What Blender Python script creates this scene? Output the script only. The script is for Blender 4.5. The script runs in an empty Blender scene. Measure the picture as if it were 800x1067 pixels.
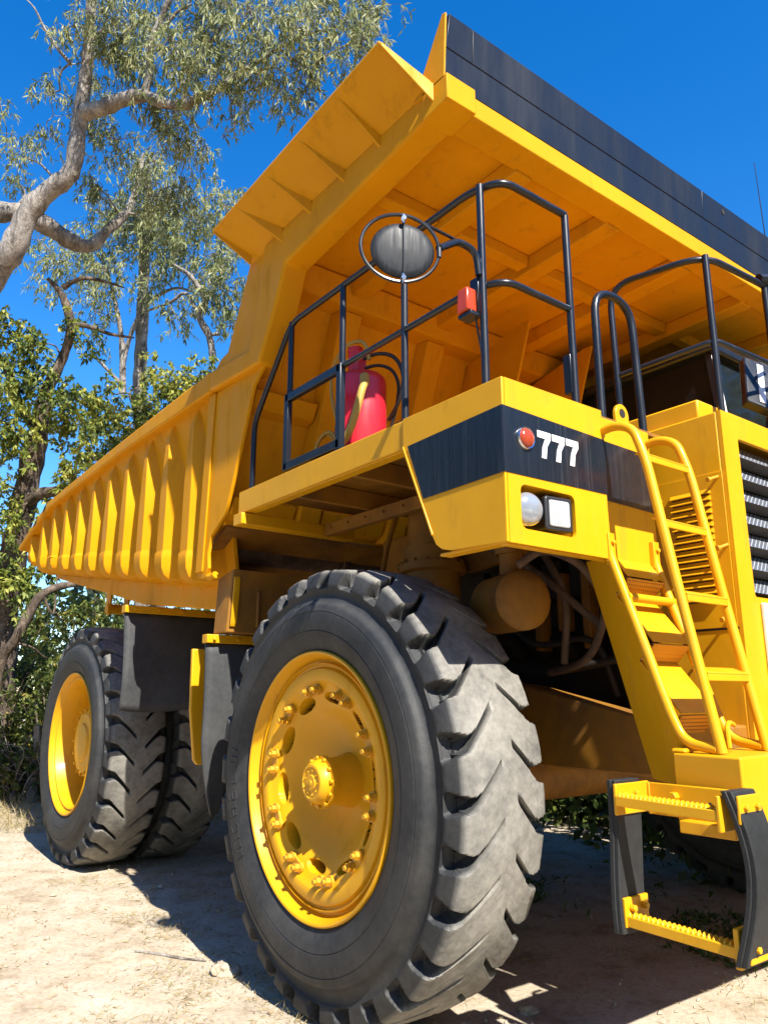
import bpy, bmesh, math, random
import numpy as np
from mathutils import Vector, Matrix, noise
random.seed(7)
rng = np.random.default_rng(7)
PI = math.pi
scene = bpy.context.scene
COL = scene.collection

# ------------------------------------------------------------------ camera
CAMP = Vector((3.9659, -2.5218, 1.697))
CR = Vector((0.608494, 0.793559, -0.000178))
CU = Vector((0.185198, -0.14179, 0.972418))
CD = Vector((-0.771646, 0.591743, 0.233244))
FPX = 805.91
cam = bpy.data.cameras.new('camera')
camo = bpy.data.objects.new('camera', cam)
COL.objects.link(camo)
M = Matrix.Identity(4)
for i in range(3):
    M[i][0] = CR[i]; M[i][1] = CU[i]; M[i][2] = -CD[i]; M[i][3] = CAMP[i]
camo.matrix_world = M
cam.sensor_fit = 'VERTICAL'
cam.sensor_height = 36.0
cam.lens = 36.0 * FPX / 1067.0
cam.clip_end = 3000
cam.clip_start = 0.05
scene.camera = camo

def spot(px, py, depth):
    """a point of the place seen in the direction (px, py), depth metres ahead"""
    v = CD + CR * ((px - 400) / FPX) - CU * ((py - 533.5) / FPX)
    return CAMP + v * depth

# ------------------------------------------------------------------ materials
def newmat(name):
    m = bpy.data.materials.new(name); m.use_nodes = True
    nt = m.node_tree; nt.nodes.clear()
    out = nt.nodes.new('ShaderNodeOutputMaterial')
    b = nt.nodes.new('ShaderNodeBsdfPrincipled')
    nt.links.new(b.outputs[0], out.inputs[0])
    return m, nt, b, out

def nd(nt, t, **kw):
    n = nt.nodes.new(t)
    for k, v in kw.items():
        if k.startswith('i_'):
            n.inputs[k[2:].replace('_', ' ')].default_value = v
        else:
            setattr(n, k, v)
    return n

def ramp(nt, src, stops):
    r = nt.nodes.new('ShaderNodeValToRGB')
    e = r.color_ramp.elements
    while len(e) < len(stops): e.new(0.5)
    for k, (p, c) in enumerate(stops):
        e[k].position = p
        e[k].color = (c[0], c[1], c[2], 1) if not isinstance(c, (int, float)) else (c, c, c, 1)
    nt.links.new(src, r.inputs[0])
    return r

def noise_n(nt, vec, scale, detail=4, rough=.55, dist=0.0):
    n = nd(nt, 'ShaderNodeTexNoise')
    n.inputs['Scale'].default_value = scale
    n.inputs['Detail'].default_value = detail
    n.inputs['Roughness'].default_value = rough
    n.inputs['Distortion'].default_value = dist
    if vec is not None: nt.links.new(vec, n.inputs['Vector'])
    return n

def mixc(nt, fac, a, b, mode='MIX'):
    m = nt.nodes.new('ShaderNodeMix'); m.data_type = 'RGBA'; m.blend_type = mode
    for sock, v in ((m.inputs[0], fac), (m.inputs[6], a), (m.inputs[7], b)):
        if hasattr(v, 'links'): nt.links.new(v, sock)
        elif isinstance(v, (int, float)): sock.default_value = v
        else: sock.default_value = (v[0], v[1], v[2], 1)
    return m.outputs[2]

def geo_pos(nt):
    return nt.nodes.new('ShaderNodeNewGeometry').outputs['Position']

def obj_pos(nt):
    return nt.nodes.new('ShaderNodeTexCoord').outputs['Object']

def scaled(nt, vec, s):
    m = nt.nodes.new('ShaderNodeMapping'); m.inputs['Scale'].default_value = s
    nt.links.new(vec, m.inputs['Vector'])
    return m.outputs[0]

def bump(nt, b, h, strength, dist):
    n = nt.nodes.new('ShaderNodeBump')
    n.inputs['Strength'].default_value = strength
    n.inputs['Distance'].default_value = dist
    nt.links.new(h, n.inputs['Height'])
    nt.links.new(n.outputs[0], b.inputs['Normal'])

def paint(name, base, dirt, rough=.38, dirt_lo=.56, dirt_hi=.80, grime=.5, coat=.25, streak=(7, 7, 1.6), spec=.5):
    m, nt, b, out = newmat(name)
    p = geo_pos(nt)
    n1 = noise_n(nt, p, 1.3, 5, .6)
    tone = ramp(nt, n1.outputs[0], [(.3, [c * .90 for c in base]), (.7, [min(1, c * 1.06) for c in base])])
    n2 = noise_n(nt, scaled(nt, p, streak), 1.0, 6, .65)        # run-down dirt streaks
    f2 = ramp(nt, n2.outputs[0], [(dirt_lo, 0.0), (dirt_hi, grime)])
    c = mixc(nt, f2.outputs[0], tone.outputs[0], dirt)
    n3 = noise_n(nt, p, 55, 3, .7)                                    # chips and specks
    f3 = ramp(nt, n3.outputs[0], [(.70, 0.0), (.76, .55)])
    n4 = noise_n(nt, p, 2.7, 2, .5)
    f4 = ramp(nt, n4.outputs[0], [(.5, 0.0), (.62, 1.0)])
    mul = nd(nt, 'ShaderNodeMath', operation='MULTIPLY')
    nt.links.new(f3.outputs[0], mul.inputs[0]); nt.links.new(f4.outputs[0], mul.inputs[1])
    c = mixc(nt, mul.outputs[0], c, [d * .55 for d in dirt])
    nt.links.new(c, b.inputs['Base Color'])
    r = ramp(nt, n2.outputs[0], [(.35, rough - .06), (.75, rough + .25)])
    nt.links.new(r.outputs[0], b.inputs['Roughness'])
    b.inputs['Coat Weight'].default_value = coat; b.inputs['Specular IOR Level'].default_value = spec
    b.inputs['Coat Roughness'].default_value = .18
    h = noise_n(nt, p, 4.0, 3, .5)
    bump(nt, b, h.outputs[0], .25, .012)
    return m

YEL = paint('yellow_paint', (.67, .33, .0045), (.27, .12, .015), grime=.5, coat=.12, spec=.30)
YELB = paint('body_yellow_paint', (.66, .285, .0035), (.27, .12, .015), rough=.46, grime=.6, coat=.0, spec=.14)
YELD = paint('shaded_grimy_yellow', (.30, .128, .007), (.06, .03, .012), rough=.6, dirt_lo=.38, dirt_hi=.72, grime=.75, coat=0, streak=(3, 3, 2.4))  # grime plus a darker base that paints in shade under deck and bed
BLK = paint('black_gloss_paint', (.009, .011, .017), (.10, .10, .11), rough=.25, dirt_lo=.58, dirt_hi=.78, grime=.55, coat=.4, streak=(55, 55, 1.2))
SPILL = paint('black_spill_paint', (.011, .014, .022), (.035, .04, .048), rough=.38, dirt_lo=.5, dirt_hi=.8, grime=.35, coat=.0, streak=(4, 4, .6), spec=.3)
RAIL = paint('rail_black_paint', (.010, .012, .018), (.05, .05, .055), rough=.30, grime=.3, coat=.3, spec=.35)
RED = paint('red_paint', (.62, .015, .03), (.25, .03, .03), rough=.35, grime=.3)
DARK = paint('oily_metal_and_shade', (.018, .014, .011), (.008, .007, .006), rough=.65, grime=.6, coat=0)  # also stands in for the shade in holes, slots and engine bay
RUST = paint('rusty_exhaust_metal', (.14, .085, .055), (.05, .03, .02), rough=.75, dirt_lo=.4, dirt_hi=.6, grime=.8, coat=0)

def rubber(name, base, dust, wheel=False):
    m, nt, b, out = newmat(name)
    p = obj_pos(nt)
    n1 = noise_n(nt, p, 2.2, 6, .65)
    n2 = noise_n(nt, p, 24, 4, .7)
    f = nd(nt, 'ShaderNodeMath', operation='MULTIPLY_ADD')
    nt.links.new(n2.outputs[0], f.inputs[0]); f.inputs[1].default_value = .45
    nt.links.new(n1.outputs[0], f.inputs[2])
    if wheel:
        sep = nd(nt, 'ShaderNodeSeparateXYZ'); nt.links.new(p, sep.inputs[0])
        cmb = nd(nt, 'ShaderNodeCombineXYZ')
        nt.links.new(sep.outputs[0], cmb.inputs[0]); nt.links.new(sep.outputs[2], cmb.inputs[2])
        ln = nd(nt, 'ShaderNodeVectorMath', operation='LENGTH'); nt.links.new(cmb.outputs[0], ln.inputs[0])
        # dried mud rubbed into the running surface
        tr = nd(nt, 'ShaderNodeMapRange'); tr.inputs['From Min'].default_value = 1.205; tr.inputs['From Max'].default_value = 1.238
        nt.links.new(ln.outputs['Value'], tr.inputs['Value'])
        f1 = ramp(nt, f.outputs[0], [(.50, .22), (.86, 1.0)])
        mu = nd(nt, 'ShaderNodeMath', operation='MULTIPLY')
        nt.links.new(tr.outputs[0], mu.inputs[0]); nt.links.new(f1.outputs[0], mu.inputs[1])
        f0 = ramp(nt, f.outputs[0], [(.58, 0.0), (1.0, .16)])
        mx = nd(nt, 'ShaderNodeMath', operation='MAXIMUM')
        nt.links.new(mu.outputs[0], mx.inputs[0]); nt.links.new(f0.outputs[0], mx.inputs[1])
        c = mixc(nt, mx.outputs[0], base, dust)
        # radial scuffs and moulding rings on the sidewall
        wv = nd(nt, 'ShaderNodeMath', operation='SINE')
        ms = nd(nt, 'ShaderNodeMath', operation='MULTIPLY'); ms.inputs[1].default_value = 90
        nt.links.new(ln.outputs['Value'], ms.inputs[0]); nt.links.new(ms.outputs[0], wv.inputs[0])
    else:
        f0 = ramp(nt, f.outputs[0], [(.55, 0.0), (.95, .5)])
        c = mixc(nt, f0.outputs[0], base, dust)
    nt.links.new(c, b.inputs['Base Color'])
    b.inputs['Roughness'].default_value = .62
    b.inputs['Specular IOR Level'].default_value = .32
    n3 = noise_n(nt, p, 38, 5, .7)
    bump(nt, b, n3.outputs[0], .35, .006)
    return m

TYRE = rubber('tyre_rubber', (.020, .0215, .024), (.25, .235, .205), True)
STRAP = rubber('strap_rubber', (.013, .014, .015), (.05, .05, .05))
FLAP = rubber('flap_rubber', (.032, .034, .037), (.10, .098, .095))

def plain(name, col, rough=.5, metal=0.0, spec=.5):
    m, nt, b, out = newmat(name)
    p = obj_pos(nt)
    n = noise_n(nt, p, 9, 4, .6)
    r = ramp(nt, n.outputs[0], [(.3, [c * .86 for c in col]), (.7, [min(1, c * 1.1) for c in col])])
    nt.links.new(r.outputs[0], b.inputs['Base Color'])
    b.inputs['Roughness'].default_value = rough
    b.inputs['Metallic'].default_value = metal
    b.inputs['Specular IOR Level'].default_value = spec
    return m
WHITE = plain('white_paint', (.80, .80, .80), .45)
CHROME = plain('chrome', (.75, .76, .78), .15, 1.0)
BOLTM = plain('yellow_bolt', (.56, .27, .012), .45)
REDL = plain('red_lens', (.36, .05, .02), .15)
ORANGEL = plain('orange_lens', (.48, .05, .012), .25)
HOSE = plain('yellow_hose', (.45, .30, .06), .6)
HOSEB = plain('black_hose', (.02, .02, .02), .5)
BLUEB = plain('blue_paint', (.02, .06, .20), .4)
MIRB = paint('mirror_back', (.010, .012, .016), (.08, .085, .095), rough=.45, dirt_lo=.5, dirt_hi=.75, grime=.22, coat=0, streak=(60, 60, 3), spec=.3)
def glassy(name, col, rough, trans):
    m, nt, b, out = newmat(name)
    b.inputs['Base Color'].default_value = (*col, 1)
    b.inputs['Roughness'].default_value = rough
    b.inputs['Transmission Weight'].default_value = trans
    return m
LENS = plain('lamp_glass', (.60, .62, .64), .12, .25)
_nt = LENS.node_tree; _b = [n for n in _nt.nodes if n.type == 'BSDF_PRINCIPLED'][0]
_w = nd(_nt, 'ShaderNodeTexWave'); _w.inputs['Scale'].default_value = 34; _w.bands_direction = 'Y'
_nt.links.new(geo_pos(_nt), _w.inputs['Vector']); bump(_nt, _b, _w.outputs[1], .6, .01)
LENSR = plain('clear_lamp_glass', (.42, .44, .47), .10, .55)
CABGLASS = plain('cab_glass', (.010, .012, .012), .06, spec=.25)
PALEREFL = plain('pale_reflection', (.78, .78, .82), .25)  # pale colour standing in for reflected sky

def grille_mat():
    m, nt, b, out = newmat('expanded_metal')
    p = geo_pos(nt)
    sp = nd(nt, 'ShaderNodeSeparateXYZ'); nt.links.new(p, sp.inputs[0])
    def lin(a, bb, s):
        m1 = nd(nt, 'ShaderNodeMath', operation='MULTIPLY_ADD'); m1.inputs[1].default_value = s
        nt.links.new(sp.outputs[a], m1.inputs[0])
        m2 = nd(nt, 'ShaderNodeMath', operation='MULTIPLY'); m2.inputs[1].default_value = bb
        nt.links.new(sp.outputs[2], m2.inputs[0]); nt.links.new(m2.outputs[0], m1.inputs[2])
        s_ = nd(nt, 'ShaderNodeMath', operation='SINE'); nt.links.new(m1.outputs[0], s_.inputs[0])
        return s_.outputs[0]
    a = lin(1, 300, 150); c = lin(1, -300, 150)
    mx = nd(nt, 'ShaderNodeMath', operation='MAXIMUM'); nt.links.new(a, mx.inputs[0]); nt.links.new(c, mx.inputs[1])
    r = ramp(nt, mx.outputs[0], [(.55, (.006, .007, .010)), (.80, (.32, .34, .38))])
    nt.links.new(r.outputs[0], b.inputs['Base Color'])
    b.inputs['Roughness'].default_value = .4
    return m
GRILLE = grille_mat()
def perf_mat():
    m, nt, b, out = newmat('perforated_tread')
    p = geo_pos(nt)
    v = nd(nt, 'ShaderNodeTexVoronoi'); v.inputs['Scale'].default_value = 55; v.inputs['Randomness'].default_value = .0
    nt.links.new(p, v.inputs['Vector'])
    r = ramp(nt, v.outputs['Distance'], [(.26, (.02, .012, .004)), (.34, (.55, .26, .02))])
    nt.links.new(r.outputs[0], b.inputs['Base Color'])
    b.inputs['Roughness'].default_value = .55
    return m
PERF = perf_mat()

# ------------------------------------------------------------------ mesh helpers
class G:
    def __init__(s): s.v = []; s.f = []
    def add(s, vs, fs):
        o = len(s.v); s.v += [tuple(p) for p in vs]; s.f += [tuple(i + o for i in f) for f in fs]; return s
    def hexa(s, p):        # 8 corners: bottom loop 0-3, top loop 4-7
        return s.add(p, [(0, 3, 2, 1), (4, 5, 6, 7), (0, 1, 5, 4), (1, 2, 6, 5), (2, 3, 7, 6), (3, 0, 4, 7)])
    def box(s, x0, x1, y0, y1, z0, z1):
        return s.hexa([(x0, y0, z0), (x1, y0, z0), (x1, y1, z0), (x0, y1, z0), (x0, y0, z1), (x1, y0, z1), (x1, y1, z1), (x0, y1, z1)])
    def prism(s, poly, vec):   # planar polygon pushed along vec
        n = len(poly); a = [Vector(p) for p in poly]; b = [p + Vector(vec) for p in a]
        fs = [tuple(range(n))[::-1], tuple(range(n, 2 * n))]
        fs += [(i, (i + 1) % n, n + (i + 1) % n, n + i) for i in range(n)]
        return s.add(a + b, fs)
    def pxz(s, poly, y0, y1): return s.prism([(x, y0, z) for x, z in poly], (0, y1 - y0, 0))
    def pyz(s, poly, x0, x1): return s.prism([(x0, y, z) for y, z in poly], (x1 - x0, 0, 0))
    def tube(s, pts, r, n=12, closed=False, fillet=0.0, caps=True):
        pts = [Vector(p) for p in pts]
        rad = r if isinstance(r, (list, tuple)) else None
        if fillet > 0 and len(pts) > 2:
            q = [pts[0]]
            for i in range(1, len(pts) - 1):
                a, b, c = pts[i - 1], pts[i], pts[i + 1]
                d1 = (a - b); d2 = (c - b)
                L = min(fillet, d1.length * .49, d2.length * .49)
                p1 = b + d1.normalized() * L; p2 = b + d2.normalized() * L
                for k in range(7):
                    t = k / 6; q.append(p1 * (1 - t) ** 2 + b * 2 * t * (1 - t) + p2 * t * t)
            q.append(pts[-1]); pts = q; rad = None if not isinstance(r, (list, tuple)) else rad
        m = len(pts); vs = []; prev = None
        for i, p in enumerate(pts):
            if closed: t = pts[(i + 1) % m] - pts[i - 1]
            else: t = pts[min(i + 1, m - 1)] - pts[max(i - 1, 0)]
            t.normalize()
            if prev is None:
                ref = Vector((0, 0, 1)) if abs(t.z) < .9 else Vector((1, 0, 0))
                nrm = t.cross(ref).normalized()
            else:
                nrm = (prev - t * prev.dot(t)).normalized()
            prev = nrm; bn = t.cross(nrm)
            rr = rad[i] if rad else r
            for k in range(n):
                a = 2 * PI * k / n
                vs.append(p + nrm * (rr * math.cos(a)) + bn * (rr * math.sin(a)))
        fs = []
        for i in range(m if closed else m - 1):
            j = (i + 1) % m
            for k in range(n):
                l = (k + 1) % n
                fs.append((i * n + k, i * n + l, j * n + l, j * n + k))
        if caps and not closed:
            fs.append(tuple(range(n))[::-1]); fs.append(tuple((m - 1) * n + k for k in range(n)))
        return s.add(vs, fs)
    def cyl(s, a, b, r0, r1=None, n=20):
        return s.tube([a, b], [r0, r0 if r1 is None else r1], n)
    def lathe(s, prof, o, axis, n=32):   # prof: list of (along axis, radius)
        o = Vector(o); ax = Vector(axis).normalized()
        ref = Vector((0, 0, 1)) if abs(ax.z) < .9 else Vector((1, 0, 0))
        e1 = ax.cross(ref).normalized(); e2 = ax.cross(e1)
        vs = []
        for t, r in prof:
            for k in range(n):
                a = 2 * PI * k / n
                vs.append(o + ax * t + e1 * (r * math.cos(a)) + e2 * (r * math.sin(a)))
        fs = []
        for i in range(len(prof) - 1):
            for k in range(n):
                l = (k + 1) % n
                fs.append((i * n + k, i * n + l, (i + 1) * n + l, (i + 1) * n + k))
        fs.append(tuple(range(n))[::-1]); fs.append(tuple((len(prof) - 1) * n + k for k in range(n)))
        return s.add(vs, fs)
    def build(s, name, mat, parent=None, bevel=0.0, smooth=True, seg=2, ang=40):
        me = bpy.data.meshes.new(name)
        me.from_pydata(s.v, [], s.f); me.validate()
        bm = bmesh.new(); bm.from_mesh(me); bmesh.ops.recalc_face_normals(bm, faces=bm.faces); bm.to_mesh(me); bm.free()
        me.materials.append(mat)
        if smooth:
            me.shade_smooth(); me.set_sharp_from_angle(angle=math.radians(ang))
        o = bpy.data.objects.new(name, me); COL.objects.link(o)
        if bevel > 0:
            md = o.modifiers.new('bevel', 'BEVEL'); md.width = bevel; md.segments = seg
            md.limit_method = 'ANGLE'; md.angle_limit = math.radians(35); md.harden_normals = False
        if parent is not None: put(o, parent)
        return o

def np_mesh(name, verts, faces, mat, parent=None, smooth=True, ang=None):
    """verts (n,3) array, faces (m,k) array with k 3 or 4"""
    me = bpy.data.meshes.new(name)
    m, k = faces.shape
    me.vertices.add(len(verts)); me.vertices.foreach_set('co', verts.astype(np.float32).ravel())
    me.loops.add(m * k); me.loops.foreach_set('vertex_index', faces.astype(np.int32).ravel())
    me.polygons.add(m); me.polygons.foreach_set('loop_start', np.arange(0, m * k, k, dtype=np.int32))
    me.update(calc_edges=True)
    me.materials.append(mat)
    if smooth:
        me.shade_smooth()
        if ang: me.set_sharp_from_angle(angle=math.radians(ang))
    o = bpy.data.objects.new(name, me); COL.objects.link(o)
    if parent is not None: put(o, parent)
    return o

def wloc(o):
    l = Vector((0, 0, 0))
    while o is not None: l = l + o.location; o = o.parent
    return l
def put(o, parent):            # shapes are written in place; keep them there under the parent
    if o.parent is None:
        w = o.location.copy(); o.parent = parent; o.location = w - wloc(parent)
def node(name, loc, parent=None):
    o = bpy.data.objects.new(name, None); COL.objects.link(o); o.location = loc
    o.empty_display_size = .1
    if parent is not None: put(o, parent)
    return o
def tag(o, label, cat=None, group=None, kind=None):
    if label: o['label'] = label
    if cat: o['category'] = cat
    if group: o['group'] = group
    if kind: o['kind'] = kind
    return o
# ================================================================== THE TRUCK
YC = 2.6                                   # centre line of the truck
truck = node('dump_truck', (-2.5, YC, 0))
tag(truck, 'huge yellow mining dump truck marked 777 with tall black tyres, parked on bare dirt', 'truck')
ZH = 1.2217                                # hub height
XR = -5.062                                # rear axle
def mir(y): return 2 * YC - y

# ---------------------------------------------------------------- tyres
NL = 29
def tyre_mesh(name, sgn):
    NA = NL * 34
    prof = [(.03, .715), (.012, .74), (-.012, .775), (-.033, .83), (-.041, .862), (-.0375, .866), (-.0425, .871), (-.046, .91), (-.047, .955), (-.0445, .972), (-.0400, .976), (-.0435, .981), (-.036, 1.005), (-.032, 1.016),
            (-.022, 1.026), (-.004, 1.034), (.012, 1.045), (.019, 1.06), (.021, 1.08), (.018, 1.098), (.010, 1.113), (.006, 1.128), (.007, 1.145), (.013, 1.17), (.021, 1.195), (.030, 1.215), (.042, 1.228), (.062, 1.2355)]
    half = prof + [(.09 + (.311 - .09) * k / 15, 1.2385 + .0115 * math.sin(PI / 2 * k / 15)) for k in range(0, 16)]
    full = half + [(.622 - y, r) for y, r in half[:-1][::-1]]
    fine = []
    for (a, b), (c, d) in zip(full[:-1], full[1:]):
        fine.append((a, b))
        if max(b, d) > 1.11 and (a < .07 or a > .55): fine += [(a + (c - a) * q / 3, b + (d - b) * q / 3) for q in (1, 2)]
    full = fine + [full[-1]]
    Yp = np.array([a for a, b in full]); Rp = np.array([b for a, b in full]); K = len(Yp)
    dY = np.gradient(Yp); dR = np.gradient(Rp); L = np.hypot(dY, dR)
    nY, nR = -dR / L, dY / L              # outward normal of the section
    th = np.arange(NA) / NA * 2 * np.pi
    y = Yp[None, :]; r = Rp[None, :]
    tt = np.minimum(y - .03, .592 - y)
    shear = np.where(tt > .06, (np.sqrt((tt - .06) ** 2 + .0006) - .0245) * 3.9, 0)
    edge = np.linspace(0, 1, 34, endpoint=False)
    U = (np.arange(NA) // 34 + edge[np.arange(NA) % 34])[:, None] + 0 * y   # phase along the lug, measured on sheared lines
    THETA = sgn * (U + shear) / NL * 2 * np.pi
    U = U + 0.0
    sm = lambda e0, e1, x: (lambda t: t * t * (3 - 2 * t))(np.clip((x - e0) / (e1 - e0), 0, 1))
    wob = .035 * np.sin(th * 7 + 1)[:, None] + .025 * np.sin(th * 17)[:, None]
    def side(t, rr, ph):                   # t distance from the shoulder edge towards the centre
        hw = .172 - .105 * sm(.0, .13, t) + .08 * (1 - sm(1.13, 1.235, rr))
        d = np.abs((U - ph + wob + .5) % 1.0 - .5)
        g = 1 - sm(hw * .66, hw * 1.0 + .018, d)
        return g
    t1 = y - .03; t2 = (.592 - y)
    g1 = side(t1, r, 0.0) * (1 - sm(.235, .255, t1)) * (r > 1.0)
    g2 = side(t2, r, 0.47) * (1 - sm(.205, .225, t2)) * (r > 1.0)
    g = np.where(y < .311, g1, g2)
    reach = sm(1.112, 1.14, r)
    depth = np.where(y < .311, .105 - .05 * sm(.02, .2, t1), .105 - .05 * sm(.02, .2, t2))
    g = g * reach
    R = r - g * depth * np.clip((np.abs(nR) - .15) / .4, .06, 1)[None, :]
    Y = y - g * depth * np.where(np.abs(nY) > .35, nY * .6, 0)[None, :]
    # wear: uneven crown
    R = R - .006 * (np.sin(th * 5)[:, None] * np.sin(y * 9) + np.sin(th * 23)[:, None] * .4) * sm(1.18, 1.24, r)
    # tiny knocks on the lug edges
    nz = rng.normal(size=(NA, K)); nz = (nz + np.roll(nz, 1, 0) + np.roll(nz, 1, 1) + np.roll(nz, -1, 0)) / 4
    R = R + nz * .0010 * sm(1.12, 1.2, r)
    X = R * np.cos(THETA); Z = R * np.sin(THETA); Y = Y + 0 * X
    # weight of the truck presses the foot flat and bulges the wall
    low = np.clip((-Z - (ZH - .16)) / .16, 0, 1)
    Y = Y + (Y - .311) * .10 * low * (r < 1.2)
    Z = np.maximum(Z, -ZH - .004)
    V = np.stack([X, Y, Z], -1).reshape(-1, 3)
    i = np.arange(NA)[:, None]; j = np.arange(K - 1)[None, :]; i2 = (i + 1) % NA
    F = np.stack([i * K + j, i * K + j + 1, i2 * K + j + 1, i2 * K + j], -1).reshape(-1, 4)
    if sgn < 0: F = F[:, ::-1]
    o = np_mesh(name, V, F, TYRE, None, True, 38)
    return o
tyre_f = tyre_mesh('tyre', 1)
tyre_r = tyre_mesh('tyre', -1)

# raised maker's lettering on the near tyre wall
STROKES = {'M': [[(0, 0), (0, 1), (.4, .35), (.8, 1), (.8, 0)]], 'I': [[(.2, 0), (.2, 1)]], 'C': [[(.7, .85), (.45, 1), (.15, .85), (.05, .5), (.15, .15), (.45, 0), (.7, .15)]],
           'H': [[(0, 0), (0, 1)], [(.65, 0), (.65, 1)], [(0, .5), (.65, .5)]], 'E': [[(.6, 0), (0, 0), (0, 1), (.6, 1)], [(0, .5), (.5, .5)]], 'L': [[(0, 1), (0, 0), (.6, 0)]],
           'N': [[(0, 0), (0, 1), (.65, 0), (.65, 1)]]}
def tyre_letters():
    out = []; a0 = math.radians(214); h = .085
    for ch in 'MICHELIN':
        g = G()
        for st in STROKES[ch]:
            dense = []
            for p, q in zip(st[:-1], st[1:]):
                dense += [(p[0] + (q[0] - p[0]) * k / 3, p[1] + (q[1] - p[1]) * k / 3) for k in range(3)]
            dense.append(st[-1]); pts = []
            for x, yy in dense:
                rr = .905 + (yy - .5) * h; aa = a0 - x * .075 / .9
                pts.append((rr * math.cos(aa), -.044 if rr > .88 else -.044 + (.88 - rr) * .2, rr * math.sin(aa)))
            g.tube(pts, .006, 6)
        out.append(g.build('raised_letter', TYRE))
        a0 -= (.115 if ch != 'I' else .06)
    return out
# ---------------------------------------------------------------- rims
def lathe_field(prof, NA, pocket=None):
    Yp = np.array([a for a, b in prof]); Rp = np.array([b for a, b in prof]); K = len(prof)
    th = np.arange(NA) / NA * 2 * np.pi
    X = Rp[None, :] * np.cos(th)[:, None]; Z = Rp[None, :] * np.sin(th)[:, None]; Y = Yp[None, :] + 0 * X
    if pocket is not None: Y = Y + pocket(th[:, None], Rp[None, :])
    V = np.stack([X, Y, Z], -1).reshape(-1, 3)
    i = np.arange(NA)[:, None]; j = np.arange(K - 1)[None, :]; i2 = (i + 1) % NA
    F = np.stack([i * K + j, i2 * K + j, i2 * K + j + 1, i * K + j + 1], -1).reshape(-1, 4)
    return V, F
def dens(pts, n):
    o = []
    for a, b in zip(pts[:-1], pts[1:]):
        o += [(a[0] + (b[0] - a[0]) * k / n, a[1] + (b[1] - a[1]) * k / n) for k in range(n)]
    return o + [pts[-1]]
HOLE0 = math.radians(9)
def front_rim():
    outer = [(.12, .72), (.05, .735), (.004, .748), (-.010, .746), (-.016, .738), (-.012, .728), (.012, .716), (.045, .704), (.062, .692), (.064, .684), (.050, .680), (.036, .676), (.034, .668),
             (.052, .664), (.056, .652), (.044, .648), (.034, .642), (.030, .630), (.030, .60), (.034, .575)]
    face = dens([(.034, .575), (.052, .548), (.118, .425)], 34)[1:]
    bowl = [(.138, .40), (.172, .36), (.210, .30), (.236, .24), (.250, .18), (.255, .13), (.255, .05)]
    def pk(t, r):
        k = ((t - HOLE0) / (2 * np.pi) * 10 + .5) % 1 - .5
        du = k * 2 * np.pi / 10 * .49 / .088; dv = (r - .478) / .030
        d = np.sqrt(du ** 2 + dv ** 2)
        t_ = np.clip((1.10 - d) / .22, 0, 1); return .14 * t_ * t_ * (3 - 2 * t_)
    V, F = lathe_field(outer + face + bowl, 800, pk)
    o = np_mesh('rim', V, F, YEL, None, True, 35)
    o.data.materials.append(DARK)
    K = len(outer + face + bowl); rr = np.array([b for a, b in outer + face + bowl]); th = np.arange(800) / 800 * 2 * np.pi
    dep = pk(th[:, None], rr[None, :]); fi = dep[:, :-1].ravel() + 0
    o.data.polygons.foreach_set('material_index', (fi > .06).astype(np.int32)); o.data.update()  # deep pocket faces coloured dark to paint in the shade of the holes
    return o
def rear_rim():
    prof = [(.12, .72), (.05, .735), (.004, .748), (-.010, .746), (-.016, .738), (-.012, .728), (.02, .712), (.05, .70), (.056, .69), (.04, .684), (.045, .676), (.10, .66), (.22, .635), (.36, .615),
            (.44, .60), (.45, .575), (.45, .47), (.42, .465), (.31, .455), (.30, .44), (.30, .405), (.27, .40), (.25, .385), (.235, .36), (.225, .20), (.22, .05)]
    V, F = lathe_field(prof, 160)
    o = np_mesh('rim', V, F, YEL, None, True, 35)
    return o
HUBP = [(-.012, .0), (-.012, .040), (-.004, .046), (-.004, .084), (-.010, .088), (-.008, .100), (.012, .116), (.040, .126), (.050, .127), (.0505, .146), (.078, .147), (.0785, .130), (.12, .130), (.20, .140), (.275, .165)]
def hub_cap():
    g = G(); g.lathe([(-.012, .001)] + HUBP[1:], (0, 0, 0), (0, 1, 0), 40)
    g.lathe([(-.018, .001), (-.018, .014), (-.005, .016)], (0, 0, 0), (0, 1, 0), 8)
    for k in range(12):
        a = 2 * PI * k / 12 + .1
        c = Vector((.136 * math.cos(a), .032, .136 * math.sin(a)))
        g.cyl(c, c + Vector((0, .05, 0)), .0105, n=6)
    for k in range(9):
        a = 2 * PI * k / 9
        c = Vector((.066 * math.cos(a), -.012, .066 * math.sin(a)))
        g.cyl(c, c + Vector((0, .01, 0)), .005, n=6)
    return g
def nut_pair(a):
    """clamp with two hex nuts at angle a on the clamp circle"""
    g = G(); R0 = .523
    for s in (-1, 1):
        aa = a + s * .075
        c = Vector((R0 * math.cos(aa), .062, R0 * math.sin(aa)))
        g.cyl(c, c - Vector((0, .018, 0)), .025, n=16)
        g.cyl(c - Vector((0, .017, 0)), c - Vector((0, .042, 0)), .019, n=6)
        g.cyl(c - Vector((0, .041, 0)), c - Vector((0, .056, 0)), .011, n=10)
    e = Vector((math.cos(a), 0, math.sin(a))); t = Vector((-math.sin(a), 0, math.cos(a)))
    c = e * (R0 + .010) + Vector((0, .062, 0))
    g.prism([c + e * u * .028 + t * v * .050 for u, v in ((-1, -.8), (-1, .8), (-.2, 1.2), (1, 1.1), (1, -1.1), (-.2, -1.2))], (0, -.012, 0))
    return g
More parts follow.
